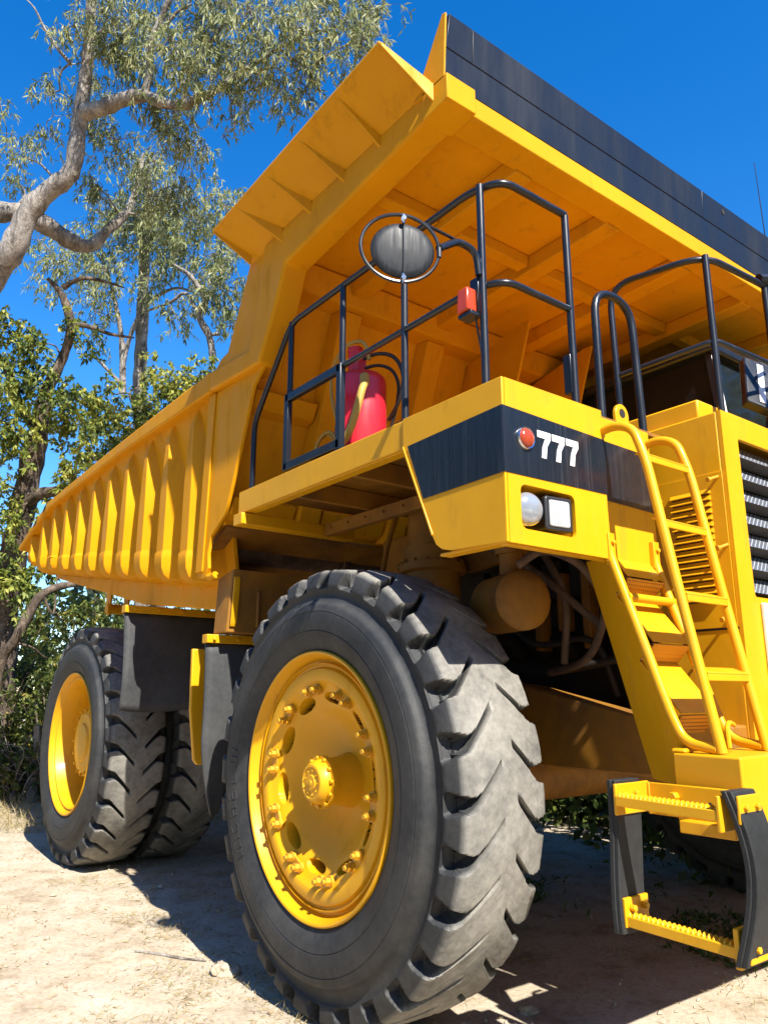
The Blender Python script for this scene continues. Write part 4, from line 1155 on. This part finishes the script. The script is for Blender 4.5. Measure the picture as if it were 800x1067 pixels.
BROAD = leaf_mat('broad_leaf', [(.035, .065, .015), (.13, .175, .034), (.32, .34, .06), (.50, .45, .09)])
BUSH = leaf_mat('bush_leaf', [(.025, .045, .012), (.075, .11, .024), (.17, .20, .04), (.30, .19, .04)])
DRYLEAF = leaf_mat('dry_grass_blade', [(.20, .15, .06), (.34, .26, .12), (.46, .37, .20), (.20, .21, .06)], .3, .7)
LITTER = leaf_mat('fallen_leaf', [(.20, .13, .07), (.32, .23, .13), (.42, .33, .20), (.48, .40, .28)], .1, .8)
GREENW = leaf_mat('green_weed', [(.04, .08, .015), (.08, .14, .03), (.16, .20, .05)], .35)

def bark_mat(name, light, mid, dark, sc=5.):
    m, nt, b, out = newmat(name)
    p = geo_pos(nt)
    a = noise_n(nt, scaled(nt, p, (1, 1, .35)), sc, 6, .65, .8); c = noise_n(nt, scaled(nt, p, (1, 1, .3)), sc * 5, 5, .7)
    r = ramp(nt, a.outputs[0], [(.34, dark), (.48, mid), (.62, light)])
    r2 = ramp(nt, c.outputs[0], [(.3, (.6, .58, .56)), (.6, (1.05, 1.05, 1.05))])
    col = mixc(nt, 1.0, r.outputs[0], r2.outputs[0], 'MULTIPLY')
    nt.links.new(col, b.inputs['Base Color']); b.inputs['Roughness'].default_value = .85; b.inputs['Specular IOR Level'].default_value = .2
    bump(nt, b, c.outputs[0], .9, .05)
    return m
GUMBARK = bark_mat('gum_bark', (.42, .38, .335), (.27, .24, .21), (.11, .09, .072))
DARKBARK = bark_mat('dark_bark', (.24, .185, .14), (.13, .098, .072), (.045, .034, .026), 7)

def leaves(name, base, dirs, tone, L, W, mat, parent=None, kind_cup=.25):
    """one narrow four-sided leaf per row of base/dirs"""
    n = len(base)
    dirs = dirs / np.linalg.norm(dirs, axis=1, keepdims=True)
    rv = rng.normal(size=(n, 3)); s = np.cross(dirs, rv); s /= np.linalg.norm(s, axis=1, keepdims=True)
    nn = np.cross(dirs, s)
    L = (L * rng.uniform(.65, 1.25, n))[:, None]; W = (W * rng.uniform(.7, 1.2, n))[:, None]
    a = base; c = base + dirs * L + np.array([0, 0, -1]) * L * .12
    mid = base + dirs * L * .45 + nn * L * kind_cup * .3
    V = np.stack([a, mid + s * W * .5, c, mid - s * W * .5], 1).reshape(-1, 3)
    F = np.arange(n * 4).reshape(n, 4)
    o = np_mesh(name, V, F, mat, parent, False)
    at = o.data.attributes.new('tone', 'FLOAT', 'POINT')
    at.data.foreach_set('value', np.repeat(np.clip(tone, 0, 1), 4).astype(np.float32))
    return o

def wander(a, b, n, amp, sag=0.0):
    a, b = Vector(a), Vector(b); d = (b - a).length
    pts = [a.lerp(b, i / n) for i in range(n + 1)]
    o1 = Vector(rng.normal(size=3)) ; ph = rng.uniform(0, 6)
    for i in range(1, n):
        t = i / n
        pts[i] = pts[i] + Vector(rng.normal(size=3)) * amp * d * .35 + o1 * (amp * d * math.sin(PI * t) * .6) + Vector((0, 0, -sag * d * math.sin(PI * t)))
    return pts

class Tree:
    def __init__(s): s.g = G(); s.sk = []; s.B = []; s.D = []; s.T = []
    def limb(s, pts, rads, n=10, keep=True):
        # smooth the way through the given points
        P = [Vector(p) for p in pts]; q = []; rr = []
        for i in range(len(P) - 1):
            p0, p1, p2, p3 = P[max(i - 1, 0)], P[i], P[i + 1], P[min(i + 2, len(P) - 1)]
            for k in range(4):
                t = k / 4
                q.append(.5 * ((2 * p1) + (p2 - p0) * t + (2 * p0 - 5 * p1 + 4 * p2 - p3) * t * t + (3 * p1 - p0 - 3 * p2 + p3) * t ** 3))
                rr.append((rads[i] * (1 - t) + rads[i + 1] * t) * (1 + .10 * math.sin(i * 5 + k * 2.1)))
        q.append(P[-1]); rr.append(rads[-1])
        s.g.tube(q, rr, n)
        if keep: s.sk += [(p.copy(), r) for p, r in zip(q, rr)]
        return q
    def clump(s, c, R, nsprig, per, droop, spread, tone0, twig=.012, reach=True, flat=1.0):
        c = Vector(c)
        if reach and s.sk:
            best = min(s.sk, key=lambda e: (e[0] - c).length + (0 if e[1] > .02 else .3))
            if (best[0] - c).length > .25:
                pts = wander(best[0], c, 5, .16, -.05)
                r0 = min(best[1] * .6, .012 + .016 * (best[0] - c).length)
                s.limb(pts, [r0 + (twig - r0) * k / 5 for k in range(6)], 5)
        tips = []
        for k in range(max(3, nsprig // 7)):
            d = Vector(rng.normal(size=3)); d.normalize(); d.z *= flat
            e = c + d * R * rng.uniform(.55, 1.0)
            pts = wander(c, e, 3, .15)
            s.limb(pts, [twig * .8, twig * .6, twig * .45, twig * .25], 4, False)
            tips += [pts[1], pts[2], pts[3]]
        for k in range(nsprig):
            t = tips[rng.integers(len(tips))]
            b0 = np.array(t) + rng.normal(size=3) * R * spread
            d0 = rng.normal(size=3) * .6 + np.array([0, 0, -droop])
            d0 /= np.linalg.norm(d0); ln = R * rng.uniform(.25, .55)
            tt = rng.uniform(0, 1, per)
            pos = b0 + d0 * (tt[:, None] * ln) + np.array([0, 0, -1]) * (tt[:, None] ** 2 * ln * .4 * droop)
            dr = d0 * .5 + rng.normal(size=(per, 3)) * .55 + np.array([0, 0, -droop * .8])
            s.B.append(pos); s.D.append(dr); s.T.append(np.full(per, tone0) + rng.normal(size=per) * .16 + rng.normal() * .12)
    def done(s, name, label, cat, bark, leafm, L, W, base, group=None):
        root = node(name, base); tag(root, label, cat, group)
        s.g.build('trunk', bark, root, 0, True, ang=80)
        if s.B:
            leaves('crown', np.concatenate(s.B), np.concatenate(s.D), np.concatenate(s.T), L, W, leafm, root)
        return root

GR = 'trees behind the truck'
# ---- tall pale gum
t = Tree()
D0 = 13.0
P = lambda l: [spot(a, b, d) for a, b, d in l]
base = spot(-150, 0, 13.5); base.z = 0
base = Vector((base.x, base.y, 0))
foot = spot(-118, 815, 13.4); foot.z = 0
t.limb([foot] + P([(-105, 640, 13.4), (-80, 450, 13.3), (-45, 345, 13.2), (-10, 292, 13.1), (14, 258, 13.0), (30, 222, 13.0), (50, 200, 13.0), (74, 180, 13.0), (80, 150, 13.0), (84, 120, 13.0), (91, 70, 12.9), (94, 30, 12.8), (97, -20, 12.7), (104, -90, 12.6)]),
       [.36, .31, .27, .24, .22, .205, .185, .165, .145, .13, .125, .105, .09, .075, .04], 16)
t.limb(P([(-70, 400, 13.3), (-45, 260, 13.4), (-15, 226, 13.6), (20, 222, 13.8), (50, 236, 14.0), (75, 252, 14.2), (95, 256, 14.4), (112, 240, 14.6), (128, 226, 14.8), (140, 205, 15.0), (150, 160, 15.1)]), [.22, .19, .18, .165, .16, .15, .12, .10, .085, .06, .03], 12)
t.limb(P([(86, 118, 13.0), (108, 112, 12.8), (128, 104, 12.7), (150, 100, 12.6), (168, 107, 12.5), (190, 110, 12.4), (210, 102, 12.3), (228, 92, 12.2), (248, 78, 12.1), (275, 60, 12.0), (310, 40, 11.9), (350, 28, 11.8)]), [.14, .13, .125, .10, .085, .08, .07, .06, .045, .035, .024, .012], 12)
t.limb(P([(150, 102, 12.6), (156, 75, 12.6), (157, 48, 12.5), (168, 20, 12.5), (180, -10, 12.4), (200, -60, 12.4)]), [.07, .068, .06, .05, .04, .02], 10)
t.limb(P([(195, 80, 12.6), (205, 62, 12.5), (222, 40, 12.4), (238, 15, 12.3), (245, -20, 12.3)]), [.035, .034, .03, .025, .012], 8)
t.limb(P([(190, 110, 12.4), (200, 72, 12.4), (215, 48, 12.4)]), [.05, .04, .03], 8)
t.limb(P([(74, 66, 13.0), (60, 50, 12.9), (46, 28, 12.9), (36, 8, 12.8), (22, -6, 12.8)]), [.035, .03, .022, .014, .006], 7)
t.limb(P([(170, 30, 12.5), (185, 12, 12.5), (200, 4, 12.5)]), [.04, .03, .015], 7)
t.limb(P([(290, 50, 12.0), (320, 68, 12.0), (345, 55, 11.9), (372, 42, 11.8), (400, 36, 11.8)]), [.024, .02, .016, .012, .006], 6)
t.limb(P([(93, 40, 12.9), (112, 32, 12.8), (130, 42, 12.7)]), [.05, .04, .02], 7)
cl = [(70, 30, 13, .55, 18), (108, 10, 12.6, .7, 32), (60, 100, 13.3, .6, 15), (48, 140, 13.6, .55, 12), (20, 160, 13.8, .55, 14), (120, 50, 12.6, .55, 26), (140, 15, 12.8, .75, 42), (175, 40, 12.3, .7, 44), (150, 70, 12.9, .65, 34),
      (205, 20, 12.6, .75, 50), (190, 75, 12.4, .6, 32), (235, 45, 12.3, .75, 46), (260, 15, 12.0, .75, 46), (160, 120, 12.9, .55, 34), (185, 130, 12.8, .5, 26), (270, 80, 12.1, .65, 34), (300, 30, 12.0, .75, 48), (305, 85, 12.1, .5, 24), (335, 60, 11.9, .6, 32), (345, 15, 11.8, .7, 38),
      (375, 35, 11.7, .6, 28), (390, 10, 11.8, .5, 20), (240, 100, 12.4, .6, 26), (225, -20, 12.4, .8, 40), (290, -25, 12, .8, 36), (150, -30, 12.6, .8, 36), (100, 85, 13.2, .5, 20), (95, 140, 13.6, .5, 18), (125, 150, 13.8, .6, 24), (160, 165, 14.2, .65, 28),
      (150, 210, 14.6, .7, 30), (110, 195, 14.4, .55, 20), (185, 190, 14.4, .6, 26), (200, 150, 13.4, .5, 18), (20, 195, 14.2, .5, 12), (5, 110, 13.8, .4, 6), (330, -20, 12, .7, 30), (130, -70, 12.6, .9, 30), (215, -80, 12.4, 1.0, 40), (40, -60, 13, .7, 18), (-60, 120, 14.5, .9, 26), (-100, 20, 14, 1., 30), (-130, 210, 14, 1., 30)]
for a, b, d, R, n in cl:
    t.clump(spot(a + rng.normal() * 4, b + rng.normal() * 4, d + rng.normal() * .5), R * .9, int(n * 2.15), 11, .9, .25, .48, .011)
t.done('gum_tree', 'tall pale gum tree with a thick crooked limb and drooping grey-green leaves', 'tree', GUMBARK, GUMLEAF, .145, .024, (foot.x, foot.y, 0), GR)

# ---- thin pale gum farther back
t = Tree()
foot = spot(150, 800, 21); foot.z = 0
t.limb([foot] + P([(148, 600, 21), (146, 430, 21), (147, 370, 21), (149, 320, 21), (151, 270, 21), (153, 225, 21), (156, 180, 21)]), [.26, .23, .2, .175, .16, .14, .11, .06], 10)
t.limb(P([(128, 410, 20.6), (128, 375, 20.6), (126, 345, 20.6), (119, 310, 20.6), (112, 280, 20.6)]), [.10, .09, .075, .055, .025], 8)
t.limb(P([(128, 380, 20.6), (136, 350, 20.6), (147, 322, 20.6), (150, 300, 20.6)]), [.07, .06, .05, .025], 8)
t.limb(P([(126, 400, 20.6), (112, 385, 20.4), (98, 372, 20.3), (80, 368, 20.2)]), [.06, .045, .03, .012], 6)
t.limb(P([(150, 320, 21), (165, 308, 20.8), (185, 300, 20.6), (205, 306, 20.4)]), [.07, .05, .035, .02], 6)
t.limb(P([(222, 372, 19), (218, 350, 19), (208, 330, 19), (214, 312, 19), (206, 298, 19), (196, 285, 19), (180, 275, 19)]), [.09, .09, .09, .08, .06, .05, .02], 8)
t.limb(P([(228, 348, 19), (214, 345, 19), (200, 312, 19.2), (190, 306, 19.4), (178, 315, 19.6), (150, 325, 20.5)]), [.04, .05, .05, .045, .04, .03], 6)
t.limb(P([(152, 250, 21), (140, 225, 21), (138, 195, 21)]), [.09, .07, .03], 7)
cl = [(110, 280, 20, .9, 22), (130, 240, 20.5, 1.0, 34), (165, 235, 20.5, 1.0, 34), (150, 195, 20.5, 1.1, 34), (190, 260, 20, .9, 28), (205, 225, 20, 1.0, 30), (215, 300, 19, .7, 14), (230, 265, 19, .9, 24), (180, 325, 19.5, .6, 10), (245, 300, 19, .7, 16),
      (100, 325, 20, .7, 10), (160, 290, 20, .8, 18), (85, 260, 20.5, .9, 18), (60, 280, 20.5, .9, 16), (120, 210, 20.5, .9, 22), (235, 215, 19.5, .9, 26), (245, 340, 19, .5, 8), (40, 250, 20.5, .8, 12)]
for a, b, d, R, n in cl: t.clump(spot(a, b, d), R, int(n * 3.6), 11, .8, .28, .42, .012)
t.done('gum_tree', 'thin pale gum tree with forked bare branches, just above the bed rail', 'tree', GUMBARK, GUMLEAF, .19, .036, (foot.x, foot.y, 0), GR)

# ---- dark broadleaf at the left edge
t = Tree()
foot = spot(-4, 812, 14.2); foot.z = 0
t.limb([foot] + P([(0, 700, 14), (6, 620, 14), (18, 560, 14), (26, 520, 14), (36, 470, 14), (44, 435, 14), (50, 405, 14), (66, 372, 14), (74, 345, 13.9), (70, 320, 13.8), (62, 303, 13.8), (50, 290, 13.7)]), [.34, .30, .26, .23, .215, .20, .17, .12, .085, .08, .075, .055, .03], 12)
t.limb(P([(24, 530, 14), (40, 516, 13.8), (58, 512, 13.6), (85, 505, 13.4), (110, 500, 13.2)]), [.13, .11, .10, .06, .03], 9)
t.limb(P([(72, 338, 13.9), (92, 340, 14), (115, 348, 14.1), (140, 352, 14.3)]), [.05, .045, .035, .015], 7)
t.limb(P([(40, 450, 14), (20, 420, 13.9), (5, 380, 13.8), (-20, 350, 13.7)]), [.11, .09, .07, .03], 8)
t.limb(P([(66, 300, 13.8), (85, 290, 13.8), (108, 293, 14), (130, 300, 14)]), [.05, .04, .03, .012], 6)
cl = [(10, 345, 13.6, .6, 40), (35, 355, 13.8, .5, 34), (-20, 370, 13.6, .7, 40), (15, 395, 13.5, .6, 44), (45, 400, 13.8, .45, 26), (70, 415, 13.6, .5, 34), (0, 440, 13.4, .6, 44), (60, 450, 13.6, .45, 30), (88, 440, 13.5, .45, 26), (20, 470, 13.4, .55, 36),
      (95, 475, 13.4, .4, 22), (-10, 500, 13.5, .6, 40), (70, 490, 13.5, .4, 20), (10, 540, 13.4, .5, 30), (60, 545, 13.6, .45, 24), (40, 590, 13.6, .5, 30), (0, 600, 13.4, .5, 34), (75, 345, 13.9, .35, 14), (95, 355, 14, .3, 9), (30, 620, 13.6, .5, 26), (-40, 440, 13.5, .8, 44), (-40, 560, 13.5, .8, 44), (100, 420, 13.8, .35, 14), (80, 560, 13.9, .4, 18), (-60, 340, 13.8, .8, 30)]
for a, b, d, R, n in cl: t.clump(spot(a, b, d), R, int(n * 1.6), 12, .45, .24, .40 + .13 * math.sin(a * .1 + b * .13), .009)
t.done('broadleaf_tree', 'dark-trunked broadleaf tree leaning over at the left, behind the tail of the truck bed', 'tree', DARKBARK, BROAD, .105, .05, (foot.x, foot.y, 0), GR)

# ---- rounder yellow-green tree over the bed rail
t = Tree()
foot = spot(168, 800, 17.5); foot.z = 0
t.limb([foot] + P([(165, 640, 17.5), (158, 520, 17.5), (150, 470, 17.4), (142, 430, 17.3), (135, 410, 17.2)]), [.2, .18, .14, .11, .07, .03], 10)
t.limb(P([(158, 520, 17.5), (180, 460, 17.4), (200, 420, 17.2)]), [.1, .07, .03], 8)
t.limb(P([(155, 500, 17.5), (125, 470, 17.3), (105, 440, 17.2)]), [.1, .07, .03], 8)
cl = [(110, 410, 17, .6, 40), (130, 440, 16.8, .65, 50), (150, 425, 17, .6, 44), (170, 405, 17, .6, 44), (195, 395, 16.8, .55, 38), (215, 390, 16.8, .45, 26), (120, 470, 16.8, .6, 44), (150, 460, 16.8, .6, 44), (180, 435, 16.8, .6, 40), (100, 490, 16.8, .6, 40), (85, 510, 16.6, .5, 30), (190, 470, 17, .7, 40), (230, 400, 17, .5, 24), (140, 500, 17, .7, 40), (95, 445, 17, .45, 24), (160, 380, 17.2, .4, 14), (215, 430, 17, .6, 30), (70, 540, 17, .7, 40)]
for a, b, d, R, n in cl: t.clump(spot(a, b, d), R, int(n * 1.5), 12, .4, .26, .55 + .12 * math.sin(a * .2), .010)
t.done('broadleaf_tree', 'bushy yellow-green tree showing just over the ribbed side of the truck bed', 'tree', DARKBARK, BROAD, .12, .055, (foot.x, foot.y, 0), GR)

# ---- leaning thin tree that arches under the bed tail
t = Tree()
foot = spot(-12, 790, 12.6); foot.z = 0
t.limb([foot] + P([(-2, 700, 12.6), (16, 668, 12.6), (28, 645, 12.6), (42, 622, 12.7), (60, 612, 12.8), (85, 608, 12.9), (112, 607, 13), (140, 605, 13.2)]), [.11, .095, .085, .08, .072, .062, .05, .04, .02], 9)
t.limb(P([(46, 622, 12.7), (56, 640, 12.7), (60, 600, 12.9)]), [.03, .02, .012], 6)
cl = [(40, 660, 12.8, .4, 22), (75, 640, 13, .4, 22), (100, 640, 13.2, .4, 20), (60, 690, 13, .45, 26), (20, 720, 12.8, .4, 20), (120, 625, 13.4, .4, 16)]
for a, b, d, R, n in cl: t.clump(spot(a, b, d), R, int(n * 1.5), 11, .4, .3, .5, .008)
t.done('leaning_sapling', 'thin bare-stemmed sapling arching to the right under the tail of the bed', 'tree', DARKBARK, BUSH, .085, .042, (foot.x, foot.y, 0))

# ---- undergrowth, one shrub at a time
def shrub(x, y, h, w, n, label, tone=.42, leaf=BUSH, L=.085, W=.042, group='shrubs at the edge of the bush'):
    t = Tree()
    for k in range(4):
        a = rng.uniform(0, 6.28); e = Vector((x + math.cos(a) * w * .5, y + math.sin(a) * w * .5, h * rng.uniform(.5, .9)))
        t.limb(wander((x + .1 * math.cos(a), y + .1 * math.sin(a), -.02), e, 5, .08), [.035, .03, .025, .02, .014, .008], 6)
    for k in range(n):
        a = rng.uniform(0, 6.28); rr = w * .5 * math.sqrt(rng.uniform(0, 1)); z = h * rng.uniform(.12, .95); rr *= 1.1 - .5 * (z / h)
        t.clump((x + rr * math.cos(a), y + rr * math.sin(a), z), .16 * w + .15, 34, 11, .35, .3, tone + rng.normal() * .12, .007)
    return t.done('shrub', label, 'shrub', DARKBARK, leaf, L, W, (x, y, 0), group)
def at(px, d):
    v = spot(px, 715, d); return v.x, v.y
SH = [(95, 13.6, 2.3, 1.8, 16, 'mid-green shrub touching the back of the rear wheel', .5), (50, 16.5, 3.6, 2.6, 20, 'tallest shrub of the row behind the tail of the bed', .42), (-5, 16.0, 3.4, 2.6, 18, 'tall dim shrub behind the dark-trunked tree', .36), (15, 14.2, 2.6, 2.2, 16, 'dense dark shrub at the left edge, under the leaning sapling', .38), (70, 15.0, 3.0, 2.4, 18, 'dark shrub with rusty leaf tips below the tail of the bed', .52), (118, 15.5, 2.6, 2.2, 14, 'shaded shrub directly behind the rear wheel', .35),
      (-40, 14.0, 2.8, 2.4, 14, 'broad dark shrub standing just left of the leaning sapling', .4), (38, 13.5, 1.1, 1.3, 9, 'low leafy shrub in front of the dark shrubs, left of the rear wheel', .55), (160, 16.5, 3.4, 2.6, 16, 'tall shrub behind the mud flap, seen below the bed', .35)]
for px, d, h, w_, n, lb, tn in SH:
    x, y = at(px, d); shrub(x, y, h, w_, n, lb, tn)
# bush on the far side, seen below the truck
FS = [(200, 19, 2.8), (290, 19, 3.0), (370, 17, 2.8), (450, 15.5, 2.9), (520, 14, 2.4), (575, 13, 1.9), (630, 12.4, 1.9), (690, 12, 2.2), (770, 11.5, 2.4), (860, 11, 2.6), (960, 11, 2.6)]
for k, (px, d, h) in enumerate(FS):
    x, y = at(px, d); shrub(x, y, h, 3.2, 16, 'dark shrub of the far thicket glimpsed beneath the truck', .3, BUSH, .12, .06, 'thicket beyond the truck')
# taller trees standing off both sides of the view
# dead twigs and the pale stump
t = Tree()
c0 = spot(18, 800, 13.0); c0.z = 0
for k in range(26):
    e = spot(rng.uniform(-10, 44), rng.uniform(735, 800), 13 + rng.normal() * .3)
    pts = wander(c0 + Vector((rng.normal() * .15, rng.normal() * .15, -.02)), e, 5, .16, -.06)
    t.limb(pts, [.016, .014, .011, .009, .006, .003], 4)
    for q in range(3):
        b = pts[2 + q]; t.limb(wander(b, b + Vector(rng.normal(size=3)) * .28, 3, .12), [.006, .005, .003, .002], 4, False)
t.done('dead_bush', 'tangle of bare grey twigs at the left edge, behind the dry grass', 'shrub', GUMBARK, None, 0, 0, (c0.x, c0.y, 0))
b0 = spot(37, 812, 13.0); b0.z = 0; tp = spot(40, 756, 13.0)
G().tube([b0 + Vector((0, 0, -.05)), b0.lerp(tp, .4) + Vector((.02, .01, 0)), tp], [.085, .075, .062], 12).build('tree_stump', GUMBARK)
st = bpy.data.objects['tree_stump']; tag(st, 'pale weathered stump standing close to the left of the rear wheel', 'stump')

# ================================================================== ground cover
def scatter(name, n, area, L, W, mat, up, tone, dens=None, flat=False):
    x0, x1, y0, y1 = area
    xy = np.stack([rng.uniform(x0, x1, n * 4), rng.uniform(y0, y1, n * 4)], 1)
    if dens is not None:
        keep = rng.uniform(0, 1, len(xy)) < np.array([dens(a, b) for a, b in xy]); xy = xy[keep]
    xy = xy[:n]; n = len(xy)
    z = np.array([gz(a, b) for a, b in xy]) - .012 if not flat else np.array([gz(a, b) for a, b in xy]) - .005
    base = np.concatenate([xy, z[:, None]], 1)
    d = rng.normal(size=(n, 3)) * np.array([1, 1, .15 if flat else .3]) + np.array([0, 0, up])
    o = leaves(name, base, d, tone + rng.normal(size=n) * .22, L, W, mat); o['kind'] = 'stuff'
    return o
def patch(a, b, s, thr):
    return noise.noise(Vector((a * s, b * s, 9.3))) > thr
scatter('dry_grass', 42000, (-10, 3.5, -4, 6.5), .075, .0048, DRYLEAF, .42, .55, lambda a, b: (.9 if patch(a, b, .8, .06) and patch(a, b, 3.3, -.05) else .06))
def edge(a, b):
    q = Vector((a, b, 0)) - CAMP; dd = q.x * CD.x + q.y * CD.y
    return 1.0 if 10.6 + .8 * noise.noise(Vector((a * .7, b * .7, 2))) < dd < 14.5 else 0
scatter('tall_dry_grass', 9000, (-16, -6, -4, 5), .26, .010, DRYLEAF, 1.3, .5, edge)
def edge2(a, b):
    q = Vector((a, b, 0)) - CAMP; dd = q.x * CD.x + q.y * CD.y
    return 1.0 if 9.6 < dd < 12.2 and patch(a, b, .6, -.1) else 0
scatter('green_grass', 7000, (-14, -5, -4, 4), .08, .006, DRYLEAF, 1.0, .95, edge2)
scatter('leaf_litter', 4000, (-10, 3.5, -4, 6.5), .034, .011, LITTER, .02, .45, lambda a, b: .25 + .5 * patch(a, b, 1.1, .1), True)
scatter('weeds', 3500, (-1.5, 2.0, 2.6, 8.5), .09, .022, GREENW, .8, .35, lambda a, b: 1.0 if patch(a, b, .9, .12) else .03)
# pebbles and crumbs of dirt as one loose cover
g = G()
for k in range(900):
    x, y = rng.uniform(-7, 2.5), rng.uniform(-3, 4); s = rng.uniform(.004, .018) * (1 if rng.uniform() < .93 else 2)
    c = Vector((x, y, gz(x, y) - .012 + s * .3)); pts = []
    q = [Vector(v) * s * rng.uniform(.7, 1.3) for v in ((1, 0, 0), (0, 1, 0), (-1, 0, 0), (0, -1, 0), (0, 0, .8), (0, 0, -.6))]
    g.add([c + v for v in q], [(0, 1, 4), (1, 2, 4), (2, 3, 4), (3, 0, 4), (1, 0, 5), (2, 1, 5), (3, 2, 5), (0, 3, 5)])
o = g.build('dirt_crumbs', GROUND, None, 0, False); o['kind'] = 'stuff'
def clod(x, y, s, label, grp=None):
    bm = bmesh.new(); bmesh.ops.create_icosphere(bm, subdivisions=4, radius=1)
    for v in bm.verts:
        f = 1 + .35 * noise.noise(v.co * 1.6 + Vector((x, y, 0))) + .16 * noise.noise(v.co * 5)
        v.co = Vector((v.co.x * 1.2, v.co.y, v.co.z * .62)) * f * s
    me = bpy.data.meshes.new('dirt_clod'); bm.to_mesh(me); bm.free(); me.materials.append(GROUND); me.shade_smooth()
    o = bpy.data.objects.new('dirt_clod', me); COL.objects.link(o); o.location = (x, y, gz(x, y) + s * .2 - .012); tag(o, label, 'clod', grp); return o
clod(-1.05, .03, .085, 'lumpy pale clod of dirt on the shadow edge beside the front tyre')
clod(.62, 1.05, .05, 'small pale clod lying behind the foot of the front tyre')
sp_ = [(-1.75, -.30), (-1.62, -.18), (-1.45, -.08), (-1.30, .02)]
o = G().tube([(a, b, gz(a, b) - .004) for a, b in sp_], [.006, .010, .009, .004], 7).build('fallen_stick', GUMBARK); tag(o, 'short dark stick lying on the dirt left of the front tyre', 'stick')

# the bush that closes the clearing on its unseen sides, added to cut ambient sky light
wb, wd, wt = [], [], []
def mass(x, y, h, n, lo=.0):
    for k in range(n):
        z = h * (lo + (1 - lo) * rng.uniform(0, 1) ** .8)
        a = rng.uniform(0, 6.28); r = 2.2 * math.sqrt(rng.uniform(0, 1)) * (1.1 - .6 * z / h)
        c = np.array([x + r * math.cos(a), y + r * math.sin(a), z])
        m = 10
        wb.append(c + rng.normal(size=(m, 3)) * .28); wd.append(rng.normal(size=(m, 3)) + np.array([0, 0, -.4])); wt.append(np.full(m, .4) + rng.normal(size=m) * .18)
for k in range(84):
    a = 2 * PI * k / 84; R = 25 + 2.5 * math.sin(k * 2.3); x, y = -1 + R * math.cos(a), 2 + R * math.sin(a)
    q = Vector((x, y, 1.7)) - CAMP; px = 400 + FPX * q.dot(CR) / q.dot(CD) if q.dot(CD) > 0 else 9999
    if -500 < px < 330: h = 5.4
    elif 330 <= px < 900: h = 7.5
    else: h = 14 + 3 * math.sin(k * 1.7)
    mass(x, y, h, 70 if h < 8 else 150)
FAR_ = (wb, wd, wt); wb, wd, wt = [], [], []
for x, y, h in ((3.2, 9.2, 6.5), (5.5, 10.5, 7), (1.0, 10.5, 5.0), (8, 9.5, 7), (-1.5, 11, 4.2), (-4, 12, 4.0), (10.5, 7.5, 6.5), (.5, 7.6, 3.6), (-1.2, 8.3, 3.4), (2.2, 7.9, 4.5), (-3.4, 9.6, 3.0), (-.2, 6.7, 2.6)): mass(x, y, h, 420)  # tall leaf masses, mostly out of view, added to shade the far ground
for x, y, h in ((-4.6, 7.6, 1.1), (-3.0, 7.4, 1.0), (-6.4, 8.0, 1.2), (-1.6, 7.3, .9)): mass(x, y, h, 260)
o = leaves('undergrowth', np.concatenate(wb), np.concatenate(wd), np.concatenate(wt), .17, .09, BUSH); o['kind'] = 'stuff'
o = leaves('woodland', np.concatenate(FAR_[0]), np.concatenate(FAR_[1]), np.concatenate(FAR_[2]), .42, .24, BUSH); o['kind'] = 'stuff'
# ================================================================== light and air
SUN_DIR = Vector((.95, -.17, .98)).normalized()      # towards the sun
el = math.asin(SUN_DIR.z); azb = math.atan2(SUN_DIR.x, SUN_DIR.y)
sun = bpy.data.lights.new('sun', 'SUN'); sun.energy = 5.0; sun.angle = math.radians(.53); sun.color = (1.0, .95, .86)
so = bpy.data.objects.new('sun', sun); COL.objects.link(so)
so.rotation_euler = (-SUN_DIR).to_track_quat('-Z', 'Y').to_euler()
w = bpy.data.worlds.new('World'); scene.world = w; w.use_nodes = True
nt = w.node_tree; nt.nodes.clear()
out = nt.nodes.new('ShaderNodeOutputWorld'); bg = nt.nodes.new('ShaderNodeBackground')
sky = nt.nodes.new('ShaderNodeTexSky'); sky.sky_type = 'NISHITA'; sky.sun_disc = False
sky.sun_elevation = el; sky.sun_rotation = azb
sky.altitude = 200; sky.air_density = 1.0; sky.dust_density = .15; sky.ozone_density = 2.2
hs = nt.nodes.new('ShaderNodeHueSaturation'); hs.inputs['Saturation'].default_value = 1.42; hs.inputs['Value'].default_value = 1.6; hs.inputs['Hue'].default_value = .507
nt.links.new(sky.outputs[0], hs.inputs['Color']); nt.links.new(hs.outputs[0], bg.inputs[0])
bg.inputs[1].default_value = .075
nt.links.new(bg.outputs[0], out.inputs[0])
scene.view_settings.view_transform = 'Standard'; scene.view_settings.look = 'None'
scene.view_settings.exposure = 1.22; scene.view_settings.gamma = 1
scene.view_settings.use_curve_mapping = False
scene.render.engine = 'CYCLES'
scene.cycles.max_bounces = 8; scene.cycles.diffuse_bounces = 4; scene.cycles.glossy_bounces = 3; scene.cycles.transparent_max_bounces = 8
scene.cycles.use_denoising = True
scene.cycles.sample_clamp_indirect = 6
